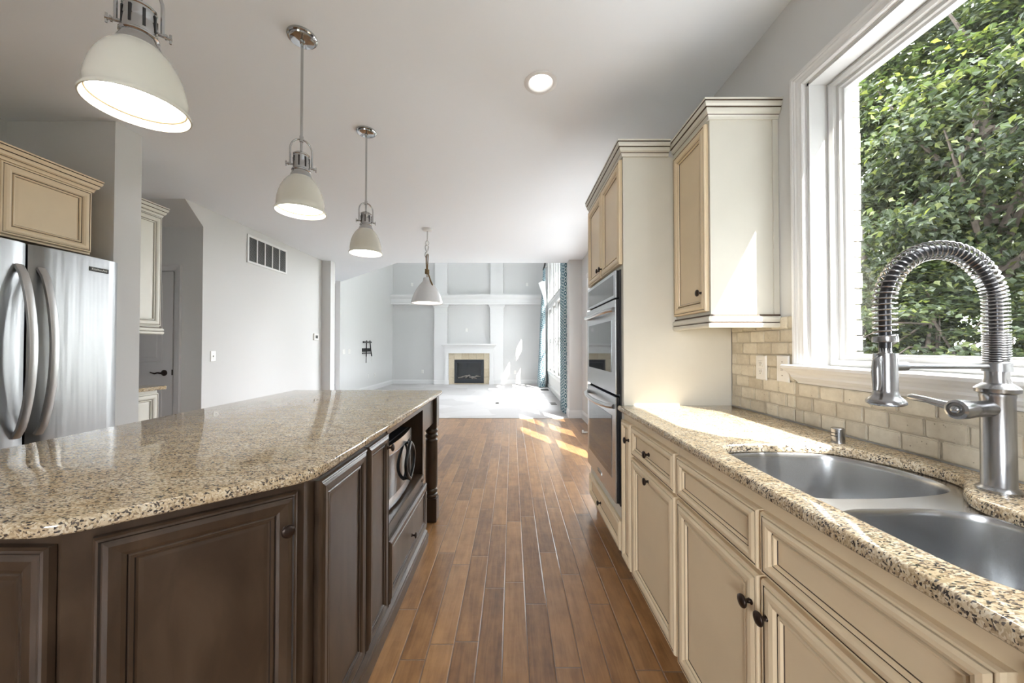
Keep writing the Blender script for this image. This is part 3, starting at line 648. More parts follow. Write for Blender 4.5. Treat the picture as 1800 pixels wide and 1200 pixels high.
# ------------------------------------------------------------------ sink
sk = thing('sink', 'stainless undermount sink with two unequal bowls in the granite worktop', 'sink', (0.88, 0.8, 0.70))
b1 = catmull([(0.665,1.12),(0.70,1.185),(0.80,1.205),(0.92,1.205),(1.02,1.18),(1.085,1.09),(1.105,0.98),(1.085,0.91),(1.03,0.872),(0.92,0.850),(0.80,0.842),(0.70,0.850),(0.662,0.90),(0.655,1.0)], 6)
b2 = catmull([(0.668,0.74),(0.72,0.785),(0.82,0.792),(0.92,0.788),(0.985,0.752),(1.005,0.68),(1.005,0.59),(0.985,0.52),(0.93,0.48),(0.82,0.47),(0.71,0.475),(0.668,0.51),(0.655,0.60)], 6)
build('rim', slab(offset(ccw(cut), 0.014), [b1, b2], 0.8825, 0.886, [(0,0.8825),(0,0.886)]), M['sinksteel'], sk)
def bowl(outline, depth, name):
    o = ccw(outline); n = len(o); m = MB(); rows = []
    pr = [(0.0,0.886),(0.002,0.882),(0.004,0.87),(0.010,0.886-depth+0.05),(0.016,0.886-depth+0.025),(0.030,0.886-depth+0.008),(0.05,0.886-depth+0.001)]
    vs = []
    for i, z in pr: vs += [(x,y,z) for x,y in offset(o, -i)]
    cx = sum(p[0] for p in o)/n; cyy = sum(p[1] for p in o)/n
    fs = []
    for r in range(len(pr)-1):
        for k in range(n): fs.append((r*n+k, r*n+(k+1)%n, (r+1)*n+(k+1)%n, (r+1)*n+k))
    L0 = (len(pr)-1)*n; ci = len(vs)
    for k in range(n): x, y, z = vs[L0+k]; vs.append((cx+(x-cx)*0.25, cyy+(y-cyy)*0.25, 0.886-depth-0.003))
    for k in range(n): fs.append((L0+k, L0+(k+1)%n, ci+(k+1)%n, ci+k))
    fs.append([ci+k for k in range(n)])
    m.add(vs, fs)
    b = build(name, m, M['sinksteel'], sk, smooth=True, angle=60)
    build('drain', MB().lathe([(0.0,0.002),(0.035,0.002),(0.042,0.004),(0.045,0.001),(0.045,-0.004)], (cx, cyy, 0.886-depth-0.002), (0,0,1), 28), M['chrome'], b, smooth=True)
bowl(b1, 0.20, 'bowl'); bowl(b2, 0.18, 'bowl')

# ------------------------------------------------------------------ faucet
FX, FY, Z0 = 1.080, 0.812, 0.915
fa = thing('faucet', 'brushed steel spring neck faucet standing behind the sink', 'faucet', (FX, FY, Z0))
build('body', MB().lathe([(0.0,0),(0.034,0),(0.034,0.006),(0.029,0.010),(0.026,0.014),(0.0255,0.205),(0.0265,0.210),(0.0265,0.216),(0.033,0.220),(0.034,0.228),(0.030,0.233),(0.021,0.240),(0.0185,0.252),(0.0185,0.272),(0.0,0.272)], (FX,FY,Z0), (0,0,1), 36), M['nickel'], fa, smooth=True)
hx, R = 0.832, 0.124
zc = 1.328
cl = [(FX,FY,1.18+0.148*i/14) for i in range(14)]
cl += [(FX-R+R*math.cos(a), FY, zc+R*math.sin(a)) for a in [PI*i/40 for i in range(41)]]
cl += [(FX-2*R, FY, zc-0.11*i/8) for i in range(1,9)]
build('hose', MB().tube(cl, 0.0105, 14), M['hose'], fa, smooth=True)
def helix(path, rad, pitch_fn, per=12):
    P_ = [Vector(p) for p in path]; seg = [(P_[i+1]-P_[i]).length for i in range(len(P_)-1)]; tot = sum(seg)
    out = []; s = 0.0; ph = 0.0; i = 0; acc = 0.0
    while s < tot:
        while i < len(seg)-1 and acc+seg[i] < s: acc += seg[i]; i += 1
        t = (s-acc)/seg[i]; p = P_[i].lerp(P_[i+1], t); d = (P_[i+1]-P_[i]).normalized()
        e1 = Vector((0,1,0)); e2 = d.cross(e1).normalized()
        out.append(p+(e1*math.cos(ph)+e2*math.sin(ph))*rad)
        ph += 2*PI/per; s += pitch_fn(s/tot)/per
    return out
sp = [(FX,FY,1.193+0.135*i/10) for i in range(10)]+[p for p in cl if p[2] >= zc-1e-6][1:]+[(FX-2*R, FY, zc-0.073*i/6) for i in range(1,7)]
build('spring', MB().tube(helix(sp, 0.0195, lambda t: 0.0052 if t < 0.12 else (0.0085 if t < 0.3 else 0.0118)), 0.0021, 6), M['nickel'], fa, smooth=True)
build('collar', MB().lathe([(0.0,-0.009),(0.0225,-0.009),(0.0225,0.009),(0.0,0.009)], (FX,FY,1.190), (0,0,1), 28), M['steeld'], fa, smooth=True)
ar = build('support_arm', MB().tube([(FX-0.02,FY,1.192),(hx+0.04,FY,1.192)], 0.0058, 10).tube([(hx+0.045,FY,1.192),(hx+0.015,FY,1.192)], 0.0105, 12), M['steeld'], fa, smooth=True)
sh = build('spray_head', MB().lathe([(0.0,1.258),(0.021,1.258),(0.0215,1.249),(0.021,1.246),(0.010,1.245),(0.0105,1.222),(0.020,1.221),(0.0205,1.214),(0.0205,1.14),(0.0225,1.128),(0.030,1.120),(0.0335,1.115),(0.0335,1.110),(0.028,1.106),(0.0,1.106)], (hx,FY,0), (0,0,1), 32), M['nickel'], fa, smooth=True)
build('trigger', MB().tube([(hx-0.018,FY-0.006,1.212),(hx-0.028,FY-0.009,1.204),(hx-0.030,FY-0.010,1.18),(hx-0.029,FY-0.010,1.155),(hx-0.032,FY-0.011,1.140)], [0.006,0.008,0.009,0.008,0.006], 12), M['nickel'], sh, smooth=True)
va = build('valve', MB().lathe([(0.0,0.0),(0.018,0.0),(0.018,0.045),(0.0185,0.046),(0.0185,0.052),(0.019,0.053),(0.021,0.070),(0.022,0.085),(0.021,0.094),(0.016,0.097),(0.0145,0.094),(0.009,0.094),(0.008,0.099),(0.005,0.102),(0.0,0.103)], (FX-0.012,FY,1.098), (-1,-0.12,0.0), 32), M['nickel'], fa, smooth=True)
build('lever', MB().tube([(FX-0.088,FY,1.100),(FX-0.09,FY+0.03,1.104),(FX-0.091,FY+0.055,1.109),(FX-0.092,FY+0.088,1.112),(FX-0.092,FY+0.097,1.112)], [0.011,0.009,0.0075,0.0085,0.005], 12), M['nickel'], va, smooth=True)

ag = thing('air_gap', 'small steel dishwasher air gap cap behind the sink', 'air gap', (1.09, 1.222, Z0))
build('cap', MB().lathe([(0.0,0),(0.0195,0),(0.0195,0.002),(0.0185,0.003),(0.0185,0.047),(0.016,0.050),(0.0,0.051)], (1.09,1.222,Z0), (0,0,1), 28), M['nickel'], ag, smooth=True)
mb = MB()
for z in (0.022, 0.032):
    mb.add([(1.09+0.0188*math.cos(a), 1.222+0.0188*math.sin(a), Z0+z+dz) for dz in (0,0.003) for a in [PI*0.75+PI*0.5*i/8 for i in range(9)]], [(i,i+1,10+i,9+i) for i in range(8)])
build('vent_slots', mb, M['slot'], ag)

# ------------------------------------------------------------------ backsplash
random.seed(11)
mb = MB(); gx = KR-0.004
def tiles(y0, y1, z0, z1, row0):
    h = 0.0567; w = 0.104; r = 0; z = z0
    while z < z1-0.004:
        ze = min(z+h, z1); y = y0-(w*0.5 if (r+row0) % 2 else 0)-random.uniform(0, 0.02)
        while y < y1:
            ww = w*random.choice((1,1,1,0.98,1.02,0.8)); a, b = max(y, y0)+0.0022, min(y+ww, y1)-0.0022
            if b-a > 0.015 and ze-z > 0.012:
                d = random.uniform(0, 0.0025)
                bm = bmesh.new(); bmesh.ops.create_cube(bm, size=1)
                for v in bm.verts: v.co = Vector((KR-0.006-d/2+v.co.x*(0.010+d), (a+b)/2+v.co.y*(b-a)+random.uniform(-0.001,0.001), (z+ze)/2+v.co.z*(ze-z-0.0044)+random.uniform(-0.001,0.001)))
                bmesh.ops.bevel(bm, geom=bm.edges[:], offset=0.0035, segments=2, affect='EDGES'); bm.verts.index_update()
                mb.add([v.co[:] for v in bm.verts], [[v.index for v in f.verts] for f in bm.faces]); bm.free()
            y += ww
        z = ze; r += 1
yc = ky1+0.062
tiles(yc, 1.998, 0.916, 1.370, 0); tiles(-0.6, yc, 0.916, 1.082, 0)
mb.box(gx-0.003, KR-0.0005, yc, 1.998, 0.916, 1.368, 1).box(gx-0.003, KR-0.0005, -0.6, yc, 0.916, 1.081, 1)
bs = build('backsplash', mb, [M['trav'], M['grout']], smooth=True)
tag(bs, 'tumbled beige travertine brick backsplash between worktop and window sill', 'backsplash')

def plate(name, label, cat, mp, u, v, w=0.072, h=0.117, style='outlet', group=None, t=0.006, mat='plate'):
    """wall plate centred at (u,v) on the surface of mp"""
    p0 = Vector(mp(u, v, 0)); r = thing(name, label, cat, p0, group)
    pf = [(0,0.002,0),(0.002,t*0.8,0),(0.006,t,0)]
    build('plate', MB().panel(u-w/2, u+w/2, v-h/2, v+h/2, pf, mp, back=0.0005), M[mat], r)
    if style == 'outlet':
        for dv in (0.0195, -0.0195):
            s = build('socket', MB().panel(u-0.0165, u+0.0165, v+dv-0.0145, v+dv+0.0145, [(0,t+0.0012,0),(0.003,t+0.002,0)], mp, back=t-0.001), M[mat], r)
            sl = MB()
            for du, a, b in ((-0.006,-0.002,0.007),(0.006,-0.001,0.006)): sl.panel(u+du-0.0012, u+du+0.0012, v+dv+a, v+dv+b, [(0,t+0.0024,0)], mp, back=t)
            sl.panel(u-0.002, u+0.002, v+dv-0.009, v+dv-0.005, [(0,t+0.0024,0)], mp, back=t)
            build('slots', sl, M['slot'], s)
    elif style == 'switch':
        build('toggle', MB().panel(u-0.0045, u+0.0045, v-0.009, v+0.011, [(0,t+0.004,0),(0.001,t+0.010,0)], mp, back=t-0.001), M[mat], r)
        for dv in (0.03, -0.03): build('screw', MB().panel(u-0.002, u+0.002, v+dv-0.002, v+dv+0.002, [(0,t+0.0008,0)], mp, back=t), M['slot'], r)
    return r
TX_ = KR-0.0135
plate('electrical_outlet', 'white duplex outlet set in the travertine backsplash', 'outlet', mR(TX_), 1.752, 1.135, t=0.007)
plate('light_switch', 'white toggle switch on the backsplash right next to the window casing', 'switch', mR(TX_), 1.612, 1.138, t=0.007, style='switch')

# ------------------------------------------------------------------ island
isl = thing('kitchen_island', 'dark espresso kitchen island with clipped corners and turned posts', 'island', (-1.06, 1.5, 0))
IX = -0.557
mb = MB().prism([(IX,1.612),(IX,0.98),(-0.865,0.705),(-1.255,0.705),(-1.565,0.98),(-1.565,1.612)], 0.0, 0.8865)
mb.box(-1.565, IX, 1.612, 2.30, 0.0, 0.45).box(-1.565, IX, 1.612, 2.30, 0.845, 0.8865).box(-1.565, -1.02, 1.612, 2.30, 0.45, 0.845).box(-1.02, IX, 2.262, 2.30, 0.45, 0.845)
build('carcass', mb, M['esp'], isl)
BP_ = [(0,0.0),(0.026,0.0),(0.026,0.055),(0.022,0.062),(0.022,0.072),(0.014,0.082),(0.008,0.090),(0,0.092)]
build('base_moulding', MB().sweep([(-1.255,0.705),(-0.865,0.705),(IX,0.98),(IX,2.30),(-1.565,2.30)], BP_, mT), M['esp'], isl)
# fronts facing the aisle
mA = mL(IX+0.021)
front(isl, 1.03, 1.362, 0.098, 0.858, mA, ES, 1.0, 'end_panel', DPF)
d = front(isl, 1.374, 1.602, 0.098, 0.858, mA, ES, 0.85, 'door', DPF); knob(d, (IX+0.021, 1.578, 0.80), (1,0,0))
d = front(isl, 1.618, 2.315, 0.098, 0.375, mA, ES, 0.9, 'drawer', DPF); knob(d, (IX+0.021, 1.965, 0.226), (1,0,0))
build('niche_shelf', MB().cbox(-1.0, IX+0.012, 1.618, 2.262, 0.430, 0.4505, 0.003), M['esp'], isl)
build('niche_frame', MB().box(IX-0.0, IX+0.006, 2.255, 2.30, 0.40, 0.885).box(IX, IX+0.006, 1.612, 2.255, 0.845, 0.885), M['esp'], isl)
# clipped corner door
pA = Vector((IX, 0.98)); pB = Vector((-0.865, 0.705)); dv = (pB-pA).normalized(); nv = Vector((-dv.y, dv.x))
if nv.y > 0: nv = -nv
mD = lambda u, v, dd: (pA.x+dv.x*u+nv.x*(dd+0.021), pA.y+dv.y*u+nv.y*(dd+0.021), v)
d = front(isl, 0.018, 0.372, 0.098, 0.858, mD, ES, 1.0, 'door', DPF); knob(d, mD(0.043, 0.772, 0), (nv.x, nv.y, 0))
mE = mF(0.705-0.021)
front(isl, -1.235, -0.872, 0.098, 0.858, mE, ES, 1.0, 'door', DPF)
# posts and aprons
def post(x, y):
    p = build('post', MB().lathe([(0.036,0.163),(0.036,0.172),(0.043,0.176),(0.045,0.184),(0.041,0.192),(0.034,0.196),(0.040,0.202),(0.044,0.212),(0.040,0.222),(0.034,0.230),(0.041,0.240),(0.043,0.26),(0.0435,0.35),(0.0435,0.50),(0.043,0.555),(0.044,0.566),(0.044,0.574),(0.036,0.582),(0.044,0.592),(0.046,0.604),(0.041,0.613),(0.034,0.618),(0.043,0.628),(0.046,0.638),(0.042,0.648),(0.036,0.652),(0.036,0.663)], (x,y,0), (0,0,1), 32), M['esp'], isl, smooth=True, angle=50)
    build('base_block', MB().cbox(x-0.044, x+0.044, y-0.044, y+0.044, 0.0, 0.165, 0.004), M['esp'], p)
    build('top_block', MB().cbox(x-0.044, x+0.044, y-0.044, y+0.044, 0.66, 0.8865, 0.004), M['esp'], p)
post(-0.575, 2.615); post(-1.547, 2.615)
build('apron', MB().box(-0.575, -0.553, 2.30, 2.571, 0.70, 0.8865).box(-1.503, -0.619, 2.630, 2.650, 0.70, 0.8865).box(-1.560, -1.54, 2.30, 2.571, 0.70, 0.8865), M['esp'], isl)

# microwave
mw = thing('microwave', 'black and silver microwave inside the island niche', 'microwave', (-0.78, 1.89, 0.4505))
build('body', MB().cbox(-0.97, -0.605, 1.64, 2.15, 0.462, 0.765, 0.004).box(-0.95, -0.93, 1.67, 1.70, 0.4505, 0.462).box(-0.65, -0.63, 1.67, 1.70, 0.4505, 0.462).box(-0.65, -0.63, 2.09, 2.12, 0.4505, 0.462).box(-0.95, -0.93, 2.09, 2.12, 0.4505, 0.462), M['black'], mw)
def bow(y): t = (y-1.64)/0.51; return -0.592+0.018*math.sin(PI*min(max(t,0),1))
def curved(y0, y1, z0, z1, d0, n=14):
    m = MB(); vs = []
    for i in range(n+1):
        y = y0+(y1-y0)*i/n; x = bow(y)+d0; vs += [(-0.604,y,z0),(x,y,z0),(x,y,z1),(-0.604,y,z1)]
    fs = [(0,1,2,3),(n*4+3,n*4+2,n*4+1,n*4)]
    for i in range(n):
        for k in range(4): fs.append((i*4+k, i*4+(k+1)%4, (i+1)*4+(k+1)%4, (i+1)*4+k))
    return m.add(vs, fs)
fd = build('front_frame', curved(1.642, 2.148, 0.463, 0.764, 0), M['steel'], mw, smooth=True)
build('door_glass', curved(1.655, 2.085, 0.512, 0.715, 0.0015), M['bglass'], fd, smooth=True)
mb = MB(); yc_, zc_ = 2.005, 0.613
for sgn in (-1, 1):
    pts = []
    for i in range(17):
        a = -1+2*i/16; z = zc_+0.100*a; y = yc_+sgn*0.105*(1-a*a); pts.append((bow(y)+0.020+0.004*(1-a*a), y, z))
    mb.tube(pts, 0.0085 if sgn > 0 else 0.0095, 10)
mb.tube([(bow(yc_)+0.002,yc_,zc_+0.097),(bow(yc_)+0.02,yc_,zc_+0.097)], 0.008, 10).tube([(bow(yc_)+0.002,yc_,zc_-0.097),(bow(yc_)+0.02,yc_,zc_-0.097)], 0.008, 10)
build('handle', mb, M['black'], fd, smooth=True)

# ------------------------------------------------------------------ refrigerator
RX = -2.535
rf = thing('refrigerator', 'stainless steel side by side refrigerator with two bowed handles', 'refrigerator', (-2.9, 1.9, 0))
build('body', MB().box(-3.33, RX-0.085, 1.45, 2.345, 0.02, 1.765).box(-3.30, RX-0.10, 1.47, 2.33, 0.0, 0.02), M['slot'], rf)
def fr_door(y0, y1):
    n = 12; m = MB(); vs = []
    for i in range(n+1):
        t = i/n; y = y0+(y1-y0)*t; e = min(t, 1-t)*(y1-y0); x = RX+0.010*(1-(2*t-1)**2)-(0.012*(1-e/0.012)**2 if e < 0.012 else 0)
        vs += [(RX-0.075,y,0.06),(x,y,0.06),(x,y,1.775),(RX-0.075,y,1.775)]
    fs = [(0,1,2,3),(n*4+3,n*4+2,n*4+1,n*4)]
    for i in range(n):
        for k in range(4): fs.append((i*4+k, i*4+(k+1)%4, (i+1)*4+(k+1)%4, (i+1)*4+k))
    return build('door', m.add(vs, fs), M['fridge'], rf, smooth=True, angle=50)
def m_fridge():
    m, nt, N, L, b = _mat('fridge_steel'); tc = N.new('ShaderNodeTexCoord'); mp = N.new('ShaderNodeMapping'); mp.inputs['Scale'].default_value = (1, 7, 0.35); L.new(tc.outputs['Object'], mp.inputs['Vector'])
    n = N.new('ShaderNodeTexNoise'); n.inputs['Scale'].default_value = 2.0; n.inputs['Detail'].default_value = 2; L.new(mp.outputs[0], n.inputs['Vector'])
    bp = N.new('ShaderNodeBump'); bp.inputs['Strength'].default_value = 0.22; bp.inputs['Distance'].default_value = 0.02; L.new(n.outputs[0], bp.inputs['Height']); L.new(bp.outputs[0], b.inputs['Normal'])
    b.inputs['Base Color'].default_value = (0.33, 0.335, 0.34, 1); b.inputs['Metallic'].default_value = 1; b.inputs['Roughness'].default_value = 0.33
    return m
M['fridge'] = m_fridge()
M['mull'] = M['slot']
for (y0, y1, yh) in ((1.455, 1.899, 1.862), (1.909, 2.343, 1.950)):
    dd = fr_door(y0, y1)
    pts = []; n = 20
    for i in range(n+1):
        t = i/n; pts.append((RX+0.004+0.082*math.sin(PI*t)**0.62, yh, 1.655-0.885*t))
    h = MB(); vs = []
    for i, p in enumerate(pts):
        a = Vector(pts[max(0,i-1)]); c = Vector(pts[min(n,i+1)]); tg = (c-a).normalized(); nn = Vector((-tg.z, 0, tg.x)); nn = nn if nn.x > 0 else -nn
        P_ = Vector(p)
        for (o, q) in ((-0.008,-0.016),(0.006,-0.017),(0.009,-0.010),(0.009,0.010),(0.006,0.017),(-0.008,0.016)): vs.append(P_+nn*o+Vector((0,q,0)))
    fs = [list(range(6)), [n*6+k for k in range(6)][::-1]]+[(i*6+k, i*6+(k+1)%6, (i+1)*6+(k+1)%6, (i+1)*6+k) for i in range(n) for k in range(6)]
    build('handle', h.add(vs, fs), M['handle'], dd, smooth=True)
    if y0 > 1.9:
        bx = RX+0.0105
        build('badge', MB().cbox(bx-0.006, bx+0.002, 2.168, 2.272, 1.690, 1.716, 0.001), M['slot'], dd)
        text(rf, 'KitchenAid', 0.0185, (bx+0.0028, 2.22, 1.703), (PI/2, 0, PI/2), M['plate'])

# cabinet above the refrigerator
oc = thing('wall_cabinet', 'cream two door cabinet mounted above the refrigerator', 'cabinet', (-3.0, 1.85, 1.82))
build('carcass', MB().box(FL+0.002, -2.665, 1.44, 2.29, 1.815, 2.235), M['cream'], oc)
build('crown', MB().sweep([(-2.665,1.44),(-2.665,2.29),(FL+0.002,2.29)], [(o, h+2.212) for o, h in CROWN], mT, mi=CRM), CR, oc)
front(oc, 1.452, 1.862, 1.825, 2.205, mL(-2.643), CR); front(oc, 1.870, 2.280, 1.825, 2.205, mL(-2.643), CR)

# pantry cabinets behind the wing wall
IV = [M['ivory'], M['glaze']]
pu = thing('wall_cabinet', 'ivory wall cabinet partly hidden behind the wing wall by the hall door', 'cabinet', (-3.2, 2.9, 1.345))
build('carcass', MB().box(FL+0.002, -3.04, 2.60, 3.135, 1.40, 2.37), M['ivory'], pu)
build('crown', MB().sweep([(-3.04,2.60),(-3.04,3.135),(FL+0.002,3.135)], [(o, h*1.1+2.352) for o, h in CROWN], mT, mi=CRM), IV, pu)
build('light_rail', MB().sweep([(-3.04,2.60),(-3.04,3.135),(FL+0.002,3.135)], [(o, h+1.342) for o, h in LR], mT, mi={3: 1, 8: 1}), IV, pu)
front(pu, 2.61, 3.128, 1.41, 2.345, mL(-3.018), IV)
pb = thing('base_cabinet', 'ivory base cabinet partly hidden behind the wing wall by the hall door', 'cabinet', (-3.1, 2.8, 0))
build('carcass', MB().box(FL+0.002, -2.885, 2.60, 2.965, 0.0, 0.886), M['ivory'], pb)
front(pb, 2.61, 2.958, 0.11, 0.862, mL(-2.863), IV)
o = build('worktop', MB().cbox(FL+0.002, -2.84, 2.598, 3.002, 0.887, 0.915, 0.004), M['granite'])
tag(o, 'short granite worktop end behind the wing wall by the hall door', 'worktop')

# ------------------------------------------------------------------ pendant lamps
def pendant(loc, label, group):
    x, y, rz = loc      # z of the rim
    r = thing('pendant_light', label, 'pendant light', (x, y, rz), group)
    O = (x, y, rz); V = (0,0,1)
    sh = build('shade', MB().lathe([(0.104,0.010),(0.1075,0.0),(0.1105,0.0),(0.1115,0.004),(0.108,0.012),(0.1035,0.022),(0.1035,0.036),(0.101,0.060),(0.095,0.088),(0.086,0.114),(0.073,0.139),(0.060,0.156),(0.048,0.168),(0.046,0.172),(0.040,0.172),(0.056,0.152),(0.070,0.134),(0.082,0.110),(0.092,0.084),(0.098,0.056),(0.100,0.030),(0.100,0.014),(0.104,0.010)], O, V, 48), M['enamel'], r, smooth=True)
    build('diffuser', MB().lathe([(0.0,0.034),(0.06,0.032),(0.0985,0.026)], O, V, 40), M['glow'], r, smooth=True)
    build('retaining_ring', MB().tube([(x+0.0985*math.cos(a), y+0.0985*math.sin(a), rz+0.022) for a in [2*PI*i/48 for i in range(48)]], 0.0022, 6, closed=True), M['brass'], r, smooth=True)
    build('collar', MB().lathe([(0.049,0.166),(0.047,0.174),(0.040,0.192),(0.0385,0.196),(0.0415,0.199),(0.0415,0.203),(0.037,0.207),(0.0365,0.2075)], O, V, 36), M['chrome'], r, smooth=True)
    so = build('socket_housing', MB().lathe([(0.036,0.205),(0.036,0.238),(0.0345,0.240),(0.0345,0.242),(0.035,0.244),(0.0335,0.272),(0.036,0.274),(0.036,0.279),(0.028,0.287),(0.012,0.290),(0.0,0.291)], O, V, 36), M['chrome'], r, smooth=True)
    sl = MB()
    for a in [2*PI*k/8+0.25 for k in range(8)]:
        c, s = math.cos(a), math.sin(a); e = (-s*0.0032, c*0.0032)
        for (z0, z1) in ((0.216, 0.264),):
            vs = []
            for z in (z0, z1):
                for q in (-1, 1):
                    for rr in (0.0325, 0.0368): vs.append((x+c*rr+e[0]*q, y+s*rr+e[1]*q, rz+z))
            sl.add(vs, [(0,1,3,2),(4,6,7,5),(0,4,5,1),(2,3,7,6),(1,5,7,3),(0,2,6,4)])
    build('vent_slots', sl, M['black'], so)
    yk = MB(); d = Vector((0.83, 0.56, 0))
    pts = [Vector(O)+d*0.046+Vector((0,0,0.222)), Vector(O)+d*0.046+Vector((0,0,0.30))]
    pts += [Vector(O)+d*0.046*math.cos(a)+Vector((0,0,0.30+0.056*math.sin(a))) for a in [PI*i/14 for i in range(1,14)]]
    pts += [Vector(O)-d*0.046+Vector((0,0,0.30)), Vector(O)-d*0.046+Vector((0,0,0.222))]
    yk.tube(pts, 0.0045, 10)
    build('yoke', yk, M['chrome'], r, smooth=True)
    for sg in (1, -1):
        tn = MB().tube([Vector(O)+d*sg*0.034+Vector((0,0,0.226)), Vector(O)+d*sg*0.066+Vector((0,0,0.222))], 0.0048, 10)
        c_ = Vector(O)+d*sg*0.063+Vector((0,0,0.222)); tn.tube([c_+Vector((0,0,0.013)), c_-Vector((0,0,0.013))], 0.0028, 8)
        tn.tube([Vector(O)+d*sg*0.052+Vector((0,0,0.224)), Vector(O)+d*sg*0.056+Vector((0,0,0.2235))], 0.008, 10)
        build('thumbscrew', tn, M['chrome'], r, smooth=True)
    build('rod', MB().tube([(x,y,rz+0.289),(x,y,CEIL-0.02)], 0.0062, 14).lathe([(0.0,0.342),(0.009,0.342),(0.009,0.37),(0.0,0.37)], O, V, 16), M['chrome'], r, smooth=True)
    build('ceiling_canopy', MB().lathe([(0.066,CEIL-rz-0.0005),(0.066,CEIL-rz-0.010),(0.062,CEIL-rz-0.014),(0.058,CEIL-rz-0.013),(0.055,CEIL-rz-0.020),(0.050,CEIL-rz-0.022),(0.012,CEIL-rz-0.024),(0.010,CEIL-rz-0.034),(0.0,CEIL-rz-0.034)], O, V, 40), M['chrome'], r, smooth=True)
    return r
PG = 'cream bell pendants in a row over the island'
RZ = CAMH+0.647
p1 = pendant((-1.02, 0.985, RZ), 'cream metal bell pendant hanging over the clipped corner end of the island', PG)
dup(p1, (-1.02, 1.75, RZ), 'cream metal bell pendant hanging in the middle of the row of three')
dup(p1, (-1.02, 2.53, RZ), 'cream metal bell pendant hanging over the turned post end of the island')

# rope pendant
rx, ry, rz = -1.085, 4.64, 1.787
rp = thing('rope_pendant', 'grey white dome pendant tied with brown rope, hanging beyond the island', 'pendant light', (rx, ry, rz))
O = (rx, ry, rz); V = (0,0,1)
build('shade', MB().lathe([(0.190,0.004),(0.197,0.0),(0.200,0.004),(0.193,0.03),(0.180,0.075),(0.158,0.13),(0.128,0.185),(0.095,0.232),(0.066,0.265),(0.052,0.285),(0.048,0.31),(0.046,0.325),(0.0,0.327),(0.0,0.318),(0.040,0.315),(0.060,0.262),(0.122,0.182),(0.152,0.127),(0.174,0.073),(0.188,0.028),(0.190,0.004)], O, V, 48), M['enamelw'], rp, smooth=True)
build('diffuser', MB().lathe([(0.0,0.028),(0.182,0.026)], O, V, 40), M['glowsoft'], rp)
H = CEIL-rz
build('ceiling_canopy', MB().lathe([(0.066,H-0.0005),(0.066,H-0.010),(0.056,H-0.024),(0.03,H-0.03),(0.0,H-0.03)], O, V, 32), M['trim'], rp, smooth=True)
build('stem', MB().tube([(rx,ry,rz+H-0.03),(rx,ry,rz+H-0.155)], 0.005, 8).tube([(rx+0.022*math.cos(a),ry,rz+H-0.185+0.03*math.sin(a)) for a in [2*PI*i/20 for i in range(20)]], 0.003, 8, closed=True), M['chrome'], rp, smooth=True)
build('cord', MB().tube([(rx+0.012,ry-0.006,rz+H-0.03),(rx+0.012,ry-0.008,rz+H-0.1),(rx+0.004,ry-0.01,rz+H-0.2),(rx+0.006,ry-0.012,rz+0.62),(rx,ry,rz+0.33)], 0.0028, 8), M['plate'], rp, smooth=True)
hk = []
for i in range(25):
    a = PI*0.5+2*PI*i/24*0.86; hk.append((rx-0.004+0.020*math.cos(a)+0.004*math.sin(2*a), ry, rz+H-0.25+0.042*math.sin(a)))
hk2 = [(rx-0.006+0.022*math.cos(a), ry, rz+H-0.335+0.036*math.sin(a)) for a in [PI*0.5+2*PI*i/24*0.8 for i in range(25)]]
build('hook', MB().tube(hk, 0.006, 10).tube(hk2, 0.006, 10), M['chrome'], rp, smooth=True)
zt = rz+H-0.36
rope = MB().tube([(rx-0.012,ry,zt),(rx-0.009,ry-0.004,rz+0.50),(rx-0.003,ry,rz+0.42)], 0.0075, 10).tube([(rx+0.012,ry,zt+0.03),(rx+0.008,ry-0.004,rz+0.50),(rx+0.002,ry,rz+0.42)], 0.0075, 10).tube([(rx-0.012,ry,zt),(rx-0.004,ry,zt+0.022),(rx+0.004,ry,zt+0.034),(rx+0.012,ry,zt+0.03)], 0.0075, 10)
for k in range(5):
    tl = 0.35*math.sin(k*1.9)
    rope.tube([(rx+0.020*math.cos(a), ry+0.018*math.sin(a), rz+0.385+0.011*k+0.02*tl*math.cos(a+k)) for a in [2*PI*i/18 for i in range(18)]], 0.009, 8, closed=True)
rope.tube([(rx+0.012,ry-0.01,rz+0.39),(rx+0.03,ry-0.02,rz+0.345),(rx+0.052,ry-0.03,rz+0.285),(rx+0.078,ry-0.06,rz+0.235),(rx+0.084,ry-0.062,rz+0.22)], [0.0095,0.0095,0.0095,0.0105,0.008], 10).tube([(rx,ry,rz+0.39),(rx,ry,rz+0.325)], 0.006, 8)
build('rope', rope, M['rope'], rp, smooth=True)

# recessed lights
cn = thing('recessed_light', 'lit recessed downlight in the ceiling over the aisle', 'ceiling light', (0.164, 2.06, CEIL))
build('trim_ring', MB().lathe([(0.071,0.0),(0.094,-0.0005),(0.094,-0.003),(0.090,-0.006),(0.072,-0.006),(0.068,-0.002),(0.060,0.040),(0.056,0.086)], (0.164,2.06,CEIL), V, 44), M['trim'], cn, smooth=True)
build('diffuser', MB().lathe([(0.0,0.083),(0.0565,0.085)], (0.164,2.06,CEIL), V, 36), M['glow'], cn)

